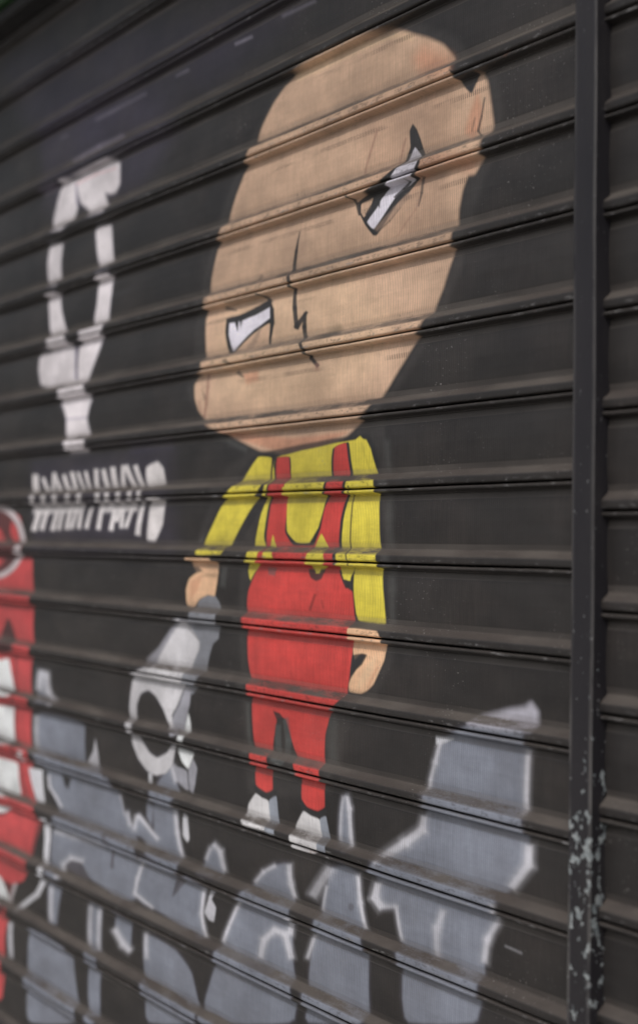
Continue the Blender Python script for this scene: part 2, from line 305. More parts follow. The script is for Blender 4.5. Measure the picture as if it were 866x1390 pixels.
# painted shapes on the wall: part, colour, softness (mm), opacity, outline in wall millimetres (x along, z up)
SHAPES = [
('slat_curtain','spray',40,0.22,[(-1384.5,149.8),(-1000.7,89.4),(-849.6,-11.9),(-991.4,-90.9),(-1370.8,-55.5)]),
('slat_curtain','spray',45,0.18,[(-1608.6,300.9),(-834.6,165),(-510.9,83.5),(-740.9,30.6),(-1378.6,61.4)]),
('slat_curtain','haze2',3,0.6,[(-700.6,74.2),(-653.2,72),(-656.7,77.2),(-704.2,79.4)]),
('slat_curtain','haze2',3,0.35,[(-876.4,73.9),(-836,73.1),(-840.3,78.7),(-880.9,79.5)]),
('slat_curtain','haze2',4,0.3,[(-1156.6,70.7),(-975.2,71.9),(-980.3,77.7),(-1162.4,76.9)]),
('slat_curtain','haze2',4,0.3,[(-575.7,78.3),(-494,74.3),(-497,79.1),(-578.9,83.3)]),
('slat_curtain','haze2',4,0.3,[(-1301.2,71.6),(-1271.7,71.1),(-1277.6,77.6),(-1307.2,78.1)]),
('slat_curtain','spray',10,0.3,[(-1002,-533.6),(-862.4,-532.6),(-864.9,-523.1),(-1004.8,-523.6)]),
('slat_curtain','spray',38,0.2,[(-1388.1,-531),(-860.1,-535.3),(-841.2,-693.8),(-1376.4,-700.2)]),
('slat_curtain','halo',7,0.3,[(-552.9,-1.9),(-474,6.8),(-376.2,3.6),(-285.9,-18.6),(-199.8,-63.8),(-175.7,-102.7),(-135.1,-123.2),(-119.6,-175.6),(-128.6,-221.3),(-154,-255.2),(-172.1,-304.7),(-186.7,-346.6),(-222.4,-404.3),(-269.2,-453.6),(-332.6,-513.5),(-316,-589.7),(-313.3,-701.5),(-302.7,-784.1),(-304.5,-830.1),(-345.6,-884.7),(-383.3,-893.4),(-409.2,-972.7),(-427.2,-1013.7),(-627.8,-1045.7),(-642.6,-910.5),(-663.2,-783.6),(-650.4,-707.7),(-752.4,-709.6),(-791.7,-698.9),(-716,-575.7),(-627.3,-548.7),(-772.1,-499.6),(-825.4,-443.6),(-804.5,-410.5),(-795.3,-318.5),(-752.2,-209.5),(-683.5,-109.5)]),
('slat_curtain','halo2',9,0.4,[(-328.1,-550.4),(-319.7,-647.1),(-309.5,-646.9),(-317.8,-550.7)]),
('slat_curtain','halo2',9,0.4,[(-319.9,-644.5),(-313.1,-739.9),(-303,-739.3),(-309.7,-644.3)]),
('slat_curtain','halo2',9,0.4,[(-313.2,-737.1),(-313.5,-785.9),(-303.4,-785.5),(-303.1,-736.9)]),
('slat_curtain','halo2',9,0.4,[(-436.8,-906.5),(-434.8,-973.8),(-415.6,-971.1),(-417.5,-904.3)]),
('slat_curtain','halo2',3,0.5,[(-633.9,-913.9),(-625.3,-983.5),(-615.8,-982),(-624.3,-912.7)]),
('slat_curtain','halo2',4,0.5,[(-706.9,-717.9),(-710.2,-748.7),(-695.9,-748.8),(-692.6,-718.2)]),
('slat_curtain','halo2',3,0.5,[(-715.6,-640.4),(-775.2,-681),(-768.4,-683.8),(-709,-643.2)]),
('slat_curtain','halo2',5,0.5,[(-741.5,-521.8),(-647.1,-550.3),(-640.8,-542.7),(-734.8,-514)]),
('painted_symbol','symhaze',6,0.5,[(-1244.5,14.4),(-1139.7,17.6),(-1147.1,25.2),(-1252.4,22.2)]),
('painted_symbol','symhaze',6,0.5,[(-1145.2,17.6),(-1052,16.4),(-1058.1,23.7),(-1151.7,25.1)]),
('painted_symbol','symhaze',5,0.4,[(-1372.8,-19.5),(-1307.5,-20.2),(-1315.8,-10.8),(-1381.5,-9.9)]),
('slat_curtain','glow',11,0.42,[(-1290.7,-8.1),(-1230.8,-17.4),(-1224.4,-72.8),(-1245.9,-96.5),(-1275,-106.7),(-1329.3,-96.7),(-1325,-74.5),(-1311.9,-52)]),
('slat_curtain','glow',11,0.42,[(-1245,-12.6),(-1096.7,-9.5),(-1064.7,-25),(-1061.3,-62),(-1079.2,-74.8),(-1100.2,-72.2),(-1118.1,-66.8),(-1102,-103.5),(-1170.5,-98.8),(-1190.1,-79.5),(-1213.4,-66.3),(-1223.8,-45.1)]),
('slat_curtain','glow',11,0.42,[(-1341.6,-120.5),(-1281.5,-128.1),(-1286.1,-166.9),(-1285.9,-207.9),(-1341.3,-199.7),(-1345.8,-157.2)]),
('slat_curtain','glow',11,0.42,[(-1150.8,-122.9),(-1090,-129.1),(-1082.4,-166.9),(-1079.1,-202.1),(-1131.8,-201.3),(-1141.4,-160)]),
('slat_curtain','glow',11,0.42,[(-1340.4,-217.3),(-1289.3,-220.4),(-1281,-253.5),(-1256.4,-300.6),(-1324,-301),(-1331.1,-260.8)]),
('slat_curtain','glow',11,0.42,[(-1132.4,-212.7),(-1076.9,-216.1),(-1084.8,-269.4),(-1093.8,-304.5),(-1151.3,-302.6),(-1135.2,-262.4)]),
('slat_curtain','glow',11,0.42,[(-1367.6,-327.6),(-1216.3,-328.3),(-1209.7,-399.1),(-1250.6,-393.8),(-1321.6,-399.2),(-1361,-388.3),(-1372.2,-357.8)]),
('slat_curtain','glow',11,0.42,[(-1202.8,-328.1),(-1112.4,-329.3),(-1126.7,-353.3),(-1167.3,-399.5),(-1206.3,-394.3)]),
('slat_curtain','glow',11,0.42,[(-1325.5,-296.6),(-1259.6,-297.5),(-1227.2,-331.3),(-1320.4,-326.6)]),
('slat_curtain','glow',11,0.42,[(-1187.2,-306.2),(-1093.8,-304.5),(-1119.8,-335.3),(-1191.5,-332.5)]),
('slat_curtain','glow',11,0.42,[(-1265.9,-392.8),(-1173.4,-390.4),(-1150.6,-435.9),(-1269.5,-433.6)]),
('slat_curtain','glow',11,0.42,[(-1270.4,-425.1),(-1149.6,-428.9),(-1164.9,-465.2),(-1149.8,-497.9),(-1247.9,-497.6),(-1244.1,-459.9)]),
('slat_curtain','glow',11,0.42,[(-1244.3,-492.4),(-1155.7,-494.8),(-1156.8,-524.9),(-1230.2,-524.2)]),
('slat_curtain','glow',9,0.2,[(-1383,-558.2),(-1384.5,-595.9),(-1354.6,-596.8),(-1357.3,-559.3)]),
('slat_curtain','glow',9,0.2,[(-1342.8,-566.8),(-1324,-595.8),(-1307.8,-594.2),(-1328.7,-565.5)]),
('slat_curtain','glow',9,0.2,[(-1295.5,-558.3),(-1303.1,-592.8),(-1286.4,-594),(-1281.2,-559.5)]),
('slat_curtain','glow',9,0.2,[(-1296.3,-559.6),(-1269.5,-595.1),(-1254,-593.2),(-1282.8,-558.2)]),
('slat_curtain','glow',9,0.2,[(-1255.8,-563.4),(-1239.7,-594.3),(-1222.5,-592.9),(-1240.9,-562.4)]),
('slat_curtain','glow',9,0.2,[(-1223.6,-559.9),(-1207.8,-596.2),(-1190.9,-595.2),(-1208.9,-559.2)]),
('slat_curtain','glow',9,0.2,[(-1196.6,-561.3),(-1174.1,-595.3),(-1162.3,-594),(-1186.4,-560.3)]),
('slat_curtain','glow',9,0.2,[(-1167.7,-560.3),(-1153.3,-593.7),(-1139.9,-592.9),(-1156.1,-559.7)]),
('slat_curtain','glow',9,0.2,[(-1129.7,-557.4),(-1128.9,-592.8),(-1111,-593.3),(-1114.3,-558)]),
('slat_curtain','glow',9,0.2,[(-1102.3,-559),(-1088.6,-594.7),(-1070.1,-593.6),(-1086.3,-558.2)]),
('slat_curtain','glow',9,0.2,[(-1069,-556.5),(-1060.8,-594.4),(-1039.6,-593.9),(-1050.7,-556.3)]),
('slat_curtain','glow',9,0.2,[(-1029.7,-554.5),(-1032.4,-593.4),(-1015.6,-594.2),(-1015.3,-555.4)]),
('slat_curtain','glow',9,0.2,[(-1020.9,-556.3),(-990.2,-596.1),(-973.9,-593.5),(-1006.6,-554.2)]),
('slat_curtain','glow',9,0.2,[(-988.1,-557.3),(-965,-594.9),(-948.6,-592.9),(-973.8,-555.7)]),
('slat_curtain','glow',9,0.2,[(-1355.9,-620.8),(-1385.4,-664.1),(-1363.3,-666.9),(-1337.2,-623.4)]),
('slat_curtain','glow',9,0.2,[(-1322.5,-621.5),(-1349.4,-663.4),(-1329.4,-665.8),(-1305.5,-623.8)]),
('slat_curtain','glow',9,0.2,[(-1278.5,-623.9),(-1300.5,-664.2),(-1280.9,-666.3),(-1261.9,-625.9)]),
('slat_curtain','glow',9,0.2,[(-1253.8,-624.7),(-1271.8,-663.2),(-1255.6,-664.7),(-1240.1,-626.2)]),
('slat_curtain','glow',9,0.2,[(-1224.1,-621.6),(-1239.2,-662.4),(-1221.7,-663.8),(-1209.2,-623)]),
('slat_curtain','glow',9,0.2,[(-1196,-622.1),(-1218.6,-661.3),(-1204.7,-662.9),(-1184.3,-623.7)]),
('slat_curtain','glow',9,0.2,[(-1178.5,-622.5),(-1190.7,-661.1),(-1175.3,-662.2),(-1165.3,-623.6)]),
('slat_curtain','glow',9,0.2,[(-1141.7,-622.8),(-1159.9,-660.8),(-1145,-662.4),(-1129.1,-624.3)]),
('slat_curtain','glow',9,0.2,[(-1103.5,-623.4),(-1114.5,-662.5),(-1098.4,-663.6),(-1089.8,-624.5)]),
('slat_curtain','glow',9,0.2,[(-1054.9,-627.1),(-1068.6,-664.3),(-1053,-665.7),(-1041.7,-628.4)]),
('slat_curtain','glow',9,0.2,[(-1034.3,-625.5),(-1049.2,-648.5),(-1034.3,-650.7),(-1021.6,-627.5)]),
('slat_curtain','glow',9,0.2,[(-1024.3,-627.9),(-1030.8,-660.4),(-1016.9,-661.1),(-1012.5,-628.6)]),
('slat_curtain','glow',9,0.2,[(-991,-624.6),(-1014.5,-659.6),(-1001.3,-661.7),(-979.9,-626.5)]),
('slat_curtain','glow',9,0.2,[(-961,-624.9),(-976.9,-671.9),(-959.7,-673.3),(-946.4,-626.3)]),
('slat_curtain','glow',9,0.2,[(-945,-560.8),(-906.5,-552.5),(-886.5,-564.5),(-880.3,-594.3),(-943.3,-593.3)]),
('slat_curtain','glow',9,0.2,[(-926.8,-612.1),(-879.4,-613),(-885.2,-655),(-909.8,-682.9),(-937,-681),(-932.3,-651.9)]),
('slat_curtain','glow',9,0.2,[(-1381.3,-617.9),(-1176.4,-616.8),(-1175.4,-632.5),(-1378.5,-634)]),
('slat_curtain','glow',9,0.2,[(-1100.8,-618.6),(-970.4,-619.1),(-969.7,-632.4),(-1100,-633.3)]),
('slat_curtain','glow',9,0.2,[(-1376.5,-583.9),(-1378.5,-623),(-1358.7,-623.6),(-1356.8,-584.8)]),
('slat_curtain','glow',9,0.2,[(-1326.8,-585.1),(-1328.7,-623.6),(-1309.5,-624.3),(-1307.7,-586)]),
('slat_curtain','glow',9,0.2,[(-1278.6,-586.3),(-1280.5,-624.2),(-1261.9,-624.9),(-1260.1,-587.2)]),
('slat_curtain','glow',9,0.2,[(-1224.3,-587.7),(-1226.1,-624.9),(-1208.2,-625.5),(-1206.4,-588.6)]),
('slat_curtain','glow',9,0.2,[(-1179.2,-588.8),(-1181,-625.5),(-1163.6,-626.1),(-1161.8,-589.7)]),
('slat_curtain','glow',9,0.2,[(-1107,-590.6),(-1108.8,-626.4),(-1092.3,-627),(-1090.5,-591.4)]),
('slat_curtain','glow',9,0.2,[(-1072.2,-591.5),(-1074,-626.8),(-1057.9,-627.4),(-1056.1,-592.3)]),
('slat_curtain','glow',9,0.2,[(-1031.6,-592.5),(-1033.3,-627.3),(-1017.6,-627.9),(-1015.9,-593.3)]),
('slat_curtain','glow',9,0.2,[(-992.1,-593.5),(-993.8,-627.8),(-978.6,-628.4),(-976.8,-594.3)]),
('slat_curtain','glow',9,0.2,[(-960,-594.3),(-961.7,-628.2),(-946.8,-628.8),(-945.1,-595)]),
('slat_curtain','glow',8,0.25,[(-835.5,-815.2),(-818.2,-800.5),(-799.8,-813.2),(-767.2,-832.6),(-765.7,-845.9),(-792.4,-880.7),(-815.6,-905.4),(-913.2,-900.4),(-893.1,-872.8),(-861.8,-842.4)]),
('slat_curtain','glow',8,0.25,[(-972.1,-902),(-913.9,-885.1),(-798.6,-890.3),(-809.2,-910.5),(-822.2,-933.5),(-842.6,-956.3),(-837.1,-976.3),(-848.4,-977.6),(-868.7,-948.8),(-895,-929.3),(-919.3,-922.7),(-944.2,-930.6),(-957.1,-949.9),(-956.5,-984.6),(-961.8,-1003.2),(-977.3,-993.1),(-981.8,-957.4),(-977.9,-935.2)]),
('slat_curtain','glow',8,0.25,[(-977,-999.1),(-954.7,-996.4),(-934.3,-1009.3),(-909.5,-1022.6),(-884.5,-1027.4),(-853.5,-1015.1),(-842.9,-997.6),(-831.4,-1000.7),(-834.6,-1029.7),(-856.6,-1047.7),(-888.8,-1055.3),(-917.6,-1051.9),(-945.2,-1036.9),(-966.1,-1015.8)]),
('painted_symbol','sym',5.5,1,[(-1290.7,-8.1),(-1230.8,-17.4),(-1224.4,-72.8),(-1245.9,-96.5),(-1275,-106.7),(-1329.3,-96.7),(-1325,-74.5),(-1311.9,-52)]),
('painted_symbol','sym',5.5,1,[(-1245,-12.6),(-1096.7,-9.5),(-1064.7,-25),(-1061.3,-62),(-1079.2,-74.8),(-1100.2,-72.2),(-1118.1,-66.8),(-1102,-103.5),(-1170.5,-98.8),(-1190.1,-79.5),(-1213.4,-66.3),(-1223.8,-45.1)]),
('painted_symbol','symgap',3,0.8,[(-1237.4,-25.8),(-1228.6,-67.2),(-1221.9,-68.3),(-1230.7,-27)]),
('painted_symbol','sympink',3,0.45,[(-1233.4,-28.9),(-1154.6,-27.5),(-1157.9,-23.9),(-1236.9,-25.2)]),
('painted_symbol','sympink',3,0.45,[(-1157.6,-27.4),(-1076.6,-32.8),(-1078.8,-29.3),(-1159.9,-23.8)]),
('painted_symbol','sym',5.5,1,[(-1341.6,-120.5),(-1281.5,-128.1),(-1286.1,-166.9),(-1285.9,-207.9),(-1341.3,-199.7),(-1345.8,-157.2)]),
('painted_symbol','sym',5.5,1,[(-1150.8,-122.9),(-1090,-129.1),(-1082.4,-166.9),(-1079.1,-202.1),(-1131.8,-201.3),(-1141.4,-160)]),
('painted_symbol','sym',4,1,[(-1340.4,-217.3),(-1289.3,-220.4),(-1281,-253.5),(-1256.4,-300.6),(-1324,-301),(-1331.1,-260.8)]),
('painted_symbol','sym',4,1,[(-1132.4,-212.7),(-1076.9,-216.1),(-1084.8,-269.4),(-1093.8,-304.5),(-1151.3,-302.6),(-1135.2,-262.4)]),
('painted_symbol','sym',5.5,1,[(-1367.6,-327.6),(-1216.3,-328.3),(-1209.7,-399.1),(-1250.6,-393.8),(-1321.6,-399.2),(-1361,-388.3),(-1372.2,-357.8)]),
('painted_symbol','sym',5.5,1,[(-1202.8,-328.1),(-1112.4,-329.3),(-1126.7,-353.3),(-1167.3,-399.5),(-1206.3,-394.3)]),
('painted_symbol','sym',3,1,[(-1325.5,-296.6),(-1259.6,-297.5),(-1227.2,-331.3),(-1320.4,-326.6)]),
('painted_symbol','sym',3,1,[(-1187.2,-306.2),(-1093.8,-304.5),(-1119.8,-335.3),(-1191.5,-332.5)]),
('painted_symbol','sym',4,1,[(-1265.9,-392.8),(-1173.4,-390.4),(-1150.6,-435.9),(-1269.5,-433.6)]),
('painted_symbol','sym',5.5,1,[(-1270.4,-425.1),(-1149.6,-428.9),(-1164.9,-465.2),(-1149.8,-497.9),(-1247.9,-497.6),(-1244.1,-459.9)]),
('painted_symbol','symgap',3,0.55,[(-1247.4,-462.8),(-1164.4,-465.5),(-1165.1,-462.2),(-1248.2,-459.3)]),
('painted_symbol','symgap',3,0.9,[(-1216.1,-329.1),(-1215.3,-391.2),(-1207.8,-391.9),(-1208.6,-330)]),
('painted_symbol','sym',3,1,[(-1244.3,-492.4),(-1155.7,-494.8),(-1156.8,-524.9),(-1230.2,-524.2)]),
('painted_lettering','let',3.2,0.95,[(-1383,-558.2),(-1384.5,-595.9),(-1354.6,-596.8),(-1357.3,-559.3)]),
('painted_lettering','let',3.2,0.95,[(-1342.8,-566.8),(-1324,-595.8),(-1307.8,-594.2),(-1328.7,-565.5)]),
('painted_lettering','let',3.2,0.95,[(-1295.5,-558.3),(-1303.1,-592.8),(-1286.4,-594),(-1281.2,-559.5)]),
('painted_lettering','let',3.2,0.95,[(-1296.3,-559.6),(-1269.5,-595.1),(-1254,-593.2),(-1282.8,-558.2)]),
('painted_lettering','let',3.2,0.95,[(-1255.8,-563.4),(-1239.7,-594.3),(-1222.5,-592.9),(-1240.9,-562.4)]),
('painted_lettering','let',3.2,0.95,[(-1223.6,-559.9),(-1207.8,-596.2),(-1190.9,-595.2),(-1208.9,-559.2)]),
('painted_lettering','let',3.2,0.95,[(-1196.6,-561.3),(-1174.1,-595.3),(-1162.3,-594),(-1186.4,-560.3)]),
('painted_lettering','let',3.2,0.95,[(-1167.7,-560.3),(-1153.3,-593.7),(-1139.9,-592.9),(-1156.1,-559.7)]),
('painted_lettering','let',3.2,0.95,[(-1129.7,-557.4),(-1128.9,-592.8),(-1111,-593.3),(-1114.3,-558)]),
('painted_lettering','let',3.2,0.95,[(-1102.3,-559),(-1088.6,-594.7),(-1070.1,-593.6),(-1086.3,-558.2)]),
('painted_lettering','let',3.2,0.95,[(-1069,-556.5),(-1060.8,-594.4),(-1039.6,-593.9),(-1050.7,-556.3)]),
('painted_lettering','let',3.2,0.95,[(-1029.7,-554.5),(-1032.4,-593.4),(-1015.6,-594.2),(-1015.3,-555.4)]),
('painted_lettering','let',3.2,0.95,[(-1020.9,-556.3),(-990.2,-596.1),(-973.9,-593.5),(-1006.6,-554.2)]),
('painted_lettering','let',3.2,0.95,[(-988.1,-557.3),(-965,-594.9),(-948.6,-592.9),(-973.8,-555.7)]),
('painted_lettering','let',3.2,0.95,[(-1355.9,-620.8),(-1385.4,-664.1),(-1363.3,-666.9),(-1337.2,-623.4)]),
('painted_lettering','let',3.2,0.95,[(-1322.5,-621.5),(-1349.4,-663.4),(-1329.4,-665.8),(-1305.5,-623.8)]),
('painted_lettering','let',3.2,0.95,[(-1278.5,-623.9),(-1300.5,-664.2),(-1280.9,-666.3),(-1261.9,-625.9)]),
('painted_lettering','let',3.2,0.95,[(-1253.8,-624.7),(-1271.8,-663.2),(-1255.6,-664.7),(-1240.1,-626.2)]),
('painted_lettering','let',3.2,0.95,[(-1224.1,-621.6),(-1239.2,-662.4),(-1221.7,-663.8),(-1209.2,-623)]),
('painted_lettering','let',3.2,0.95,[(-1196,-622.1),(-1218.6,-661.3),(-1204.7,-662.9),(-1184.3,-623.7)]),
('painted_lettering','let',3.2,0.95,[(-1178.5,-622.5),(-1190.7,-661.1),(-1175.3,-662.2),(-1165.3,-623.6)]),
('painted_lettering','let',3.2,0.95,[(-1141.7,-622.8),(-1159.9,-660.8),(-1145,-662.4),(-1129.1,-624.3)]),
('painted_lettering','let',3.2,0.95,[(-1103.5,-623.4),(-1114.5,-662.5),(-1098.4,-663.6),(-1089.8,-624.5)]),
('painted_lettering','let',3.2,0.95,[(-1054.9,-627.1),(-1068.6,-664.3),(-1053,-665.7),(-1041.7,-628.4)]),
('painted_lettering','let',3.2,0.95,[(-1034.3,-625.5),(-1049.2,-648.5),(-1034.3,-650.7),(-1021.6,-627.5)]),
('painted_lettering','let',3.2,0.95,[(-1024.3,-627.9),(-1030.8,-660.4),(-1016.9,-661.1),(-1012.5,-628.6)]),
('painted_lettering','let',3.2,0.95,[(-991,-624.6),(-1014.5,-659.6),(-1001.3,-661.7),(-979.9,-626.5)]),
('painted_lettering','let',3.2,0.95,[(-961,-624.9),(-976.9,-671.9),(-959.7,-673.3),(-946.4,-626.3)]),
('painted_lettering','let',4,1,[(-945,-560.8),(-906.5,-552.5),(-886.5,-564.5),(-880.3,-594.3),(-943.3,-593.3)]),
('painted_lettering','let',4,1,[(-926.8,-612.1),(-879.4,-613),(-885.2,-655),(-909.8,-682.9),(-937,-681),(-932.3,-651.9)]),
('painted_lettering','let',5,0.85,[(-1381.3,-617.9),(-1176.4,-616.8),(-1175.4,-632.5),(-1378.5,-634)]),
('painted_lettering','let',5,0.8,[(-1100.8,-618.6),(-970.4,-619.1),(-969.7,-632.4),(-1100,-633.3)]),
('painted_lettering','let',3,0.8,[(-1376.5,-583.9),(-1378.5,-623),(-1358.7,-623.6),(-1356.8,-584.8)]),
('painted_lettering','let',3,0.8,[(-1326.8,-585.1),(-1328.7,-623.6),(-1309.5,-624.3),(-1307.7,-586)]),
('painted_lettering','let',3,0.8,[(-1278.6,-586.3),(-1280.5,-624.2),(-1261.9,-624.9),(-1260.1,-587.2)]),
('painted_lettering','let',3,0.8,[(-1224.3,-587.7),(-1226.1,-624.9),(-1208.2,-625.5),(-1206.4,-588.6)]),
('painted_lettering','let',3,0.8,[(-1179.2,-588.8),(-1181,-625.5),(-1163.6,-626.1),(-1161.8,-589.7)]),
('painted_lettering','let',3,0.8,[(-1107,-590.6),(-1108.8,-626.4),(-1092.3,-627),(-1090.5,-591.4)]),
('painted_lettering','let',3,0.8,[(-1072.2,-591.5),(-1074,-626.8),(-1057.9,-627.4),(-1056.1,-592.3)]),
('painted_lettering','let',3,0.8,[(-1031.6,-592.5),(-1033.3,-627.3),(-1017.6,-627.9),(-1015.9,-593.3)]),
('painted_lettering','let',3,0.8,[(-992.1,-593.5),(-993.8,-627.8),(-978.6,-628.4),(-976.8,-594.3)]),
('painted_lettering','let',3,0.8,[(-960,-594.3),(-961.7,-628.2),(-946.8,-628.8),(-945.1,-595)]),
('painted_red_figure','red2',3,1,[(-1772.7,-633.9),(-1539.2,-615.1),(-1438.3,-636.6),(-1407,-693.5),(-1425.6,-717.9),(-1375.3,-717),(-1366.9,-790.7),(-1360.2,-887.4),(-1364.8,-915.5),(-1357.5,-1069),(-1337.8,-1165.7),(-1300.1,-1203.8),(-1340,-1274.5),(-1372.5,-1323.2),(-1415.1,-1337.6),(-1448.6,-1442.3),(-1446.2,-1566.5),(-1687.1,-1634.1)]),
('painted_red_figure','ink',3,0.7,[(-1717.4,-1280.3),(-1723.1,-1212.7),(-1466.6,-1200.6),(-1419.3,-1185.8),(-1458.6,-1213.4),(-1528.3,-1235.3)]),
('painted_red_figure','ink',2,0.5,[(-1446.4,-906.7),(-1435.6,-1007.1),(-1422,-1005.5),(-1432.7,-905.6)]),
('painted_red_figure','ink',2,0.5,[(-1435.8,-1004.7),(-1434.1,-1077.2),(-1420.5,-1075.5),(-1422.2,-1003.4)]),
('painted_red_figure','ink',2,0.5,[(-1434.5,-1075.6),(-1410,-1116.4),(-1397,-1113.5),(-1421.3,-1072.8)]),
('painted_red_figure','ink',2,0.5,[(-1411.2,-1114.4),(-1379.5,-1169.9),(-1366.7,-1166.8),(-1398.2,-1111.5)]),
('painted_red_figure','ink',3,0.6,[(-1360.1,-913.1),(-1349.5,-1067.1),(-1327,-1064.2),(-1337.4,-911.3)]),
('painted_red_figure','ink',3,0.6,[(-1350.1,-1063.9),(-1320.5,-1151.8),(-1298.8,-1147.3),(-1327.9,-1060)]),
('painted_red_figure','ink',3,0.9,[(-1477.7,-832.7),(-1449.6,-862.5),(-1433.1,-899.7),(-1531.6,-907),(-1509.4,-866.2)]),
('painted_red_figure','ink',3,0.7,[(-1319.2,-1203.1),(-1303.2,-1204.3),(-1320.3,-1280),(-1351.4,-1297),(-1341.4,-1254.4)]),
('painted_red_figure','ink',3,0.8,[(-1710,-1366.8),(-1449.3,-1339.3),(-1408.1,-1340.3),(-1438,-1398.1),(-1703.4,-1443.8)]),
('painted_red_figure','ink',3,0.85,[(-1434.7,-686.6),(-1439,-706.1),(-1454.4,-723.9),(-1479.7,-738.5),(-1512.8,-748.3),(-1550.8,-752.5),(-1590.1,-750.4),(-1627,-741.9),(-1657.4,-727.8),(-1678,-709.3),(-1686.3,-688.5),(-1681.4,-667.6),(-1663.8,-648.8),(-1635.6,-634.1),(-1599.9,-625),(-1560.8,-622.2),(-1522,-625.9),(-1487.3,-635.3),(-1459.8,-649.6),(-1441.8,-667.2)]),
('painted_red_figure','red2',3,0.9,[(-1479.4,-646.4),(-1450.5,-658),(-1438.1,-686.7),(-1465.7,-689.8),(-1484.8,-668.2)]),
('painted_red_figure','red2',3,0.8,[(-1611,-653.3),(-1528.3,-662.3),(-1504.8,-687.2),(-1607.7,-695.5)]),
('painted_red_figure','red2',3,0.8,[(-1605.7,-721),(-1502.4,-719.2),(-1522.8,-735.7),(-1604.1,-740.5)]),
('painted_ring','ring',3,0.9,[(-1613.6,-627.7),(-1572.5,-622.4),(-1581.9,-612.4),(-1623.3,-617.6)]),
('painted_ring','ring',3,0.9,[(-1595.2,-624.3),(-1552.7,-622.5),(-1557,-612.1),(-1599.7,-613.9)]),
('painted_ring','ring',3,0.9,[(-1576,-622.5),(-1533.4,-624.1),(-1532.5,-613.8),(-1575.1,-612.1)]),
('painted_ring','ring',3,0.9,[(-1556.3,-622.3),(-1515,-627.3),(-1509.2,-617.5),(-1550.2,-612.4)]),
('painted_ring','ring',3,0.9,[(-1536.5,-623.8),(-1497.9,-631.8),(-1487.5,-622.8),(-1525.9,-614.7)]),
('painted_ring','ring',3,0.9,[(-1517.3,-626.9),(-1482.2,-637.7),(-1468.1,-629.7),(-1502.8,-618.9)]),
('painted_ring','ring',3,0.9,[(-1499.1,-631.6),(-1468.3,-644.6),(-1451.2,-637.8),(-1481.6,-624.7)]),
('painted_ring','ring',3,0.9,[(-1482.5,-637.6),(-1456.5,-652.6),(-1437,-647),(-1462.6,-632.1)]),
('painted_ring','ring',3,0.9,[(-1467.9,-645),(-1447.1,-661.4),(-1425.9,-657),(-1446.3,-640.7)]),
('painted_ring','ring',3,0.9,[(-1455.7,-653.4),(-1440.3,-670.9),(-1417.8,-667.7),(-1433,-650.3)]),
('painted_ring','ring',3,0.9,[(-1446.2,-662.5),(-1436.4,-680.8),(-1413.1,-678.8),(-1422.8,-660.7)]),
('painted_ring','ring',3,0.9,[(-1439.6,-672.3),(-1435.5,-690.9),(-1411.7,-690.1),(-1415.8,-671.6)]),
('painted_ring','ring',3,0.9,[(-1436.1,-682.3),(-1437.6,-701),(-1413.7,-701.4),(-1412.2,-682.8)]),
('painted_ring','ring',3,0.9,[(-1435.6,-692.5),(-1442.7,-710.8),(-1419.1,-712.4),(-1412,-694.1)]),
('painted_ring','ring',3,0.9,[(-1438.1,-702.4),(-1450.9,-720.1),(-1427.8,-722.8),(-1415.2,-705.3)]),
('painted_ring','ring',3,0.9,[(-1443.5,-711.9),(-1461.8,-728.6),(-1439.7,-732.6),(-1421.7,-716)]),
('painted_ring','ring',3,0.9,[(-1451.6,-720.9),(-1475.2,-736.1),(-1454.7,-741.3),(-1431.3,-726.2)]),
('painted_ring','ring',3,0.9,[(-1462.2,-729),(-1490.9,-742.4),(-1472.5,-748.9),(-1444.1,-735.5)]),
('painted_ring','ring',3,0.9,[(-1475,-736.1),(-1508.3,-747.2),(-1492.7,-755),(-1459.8,-743.8)]),
('painted_ring','ring',3,0.9,[(-1489.7,-742.1),(-1526.9,-750.6),(-1515,-759.4),(-1478.1,-750.8)]),
('painted_ring','ring',3,0.9,[(-1506.1,-746.8),(-1546.3,-752.3),(-1538.8,-762),(-1498.8,-756.4)]),
('painted_ring','ring',3,0.9,[(-1523.9,-750.2),(-1565.9,-752.4),(-1563.5,-762.7),(-1521.5,-760.4)]),
('painted_ring','ring',3,0.9,[(-1542.8,-752.1),(-1585.3,-750.9),(-1588.1,-761.3),(-1545.5,-762.4)]),
('painted_ring','ring',3,0.9,[(-1562.4,-752.5),(-1604.1,-747.9),(-1612.1,-758),(-1570.3,-762.5)]),
('painted_ring','ring',3,0.8,[(-1452.7,-702.9),(-1424.9,-715.5),(-1407.4,-708.8),(-1434.9,-696.1)]),
('painted_tooth','tooth',3,1,[(-1666,-935.2),(-1508.8,-921.3),(-1470.3,-913.9),(-1454.1,-944),(-1433.8,-984.6),(-1659.7,-1011.8)]),
('painted_tooth','tooth',3,1,[(-1659.2,-1017.7),(-1439.2,-1006.3),(-1430.7,-1075.6),(-1652.1,-1104.2)]),
('painted_tooth','tooth',3,1,[(-1650.9,-1119),(-1414.8,-1107.1),(-1406,-1135.1),(-1393.4,-1170.5),(-1643.9,-1204.7)]),
('painted_tooth','tooth',3,1,[(-1642.7,-1219.4),(-1432.2,-1196.3),(-1465.8,-1210.4),(-1640.3,-1248.8)]),
('painted_tooth','tooth',3,1,[(-1632.6,-1342.3),(-1474,-1336),(-1440.7,-1361.2),(-1432.6,-1377.4),(-1626.4,-1417.7)]),
('painted_tooth','tooth',3,0.8,[(-1395.9,-1081.7),(-1410.8,-1104.1),(-1388.5,-1104),(-1373.8,-1081.8)]),
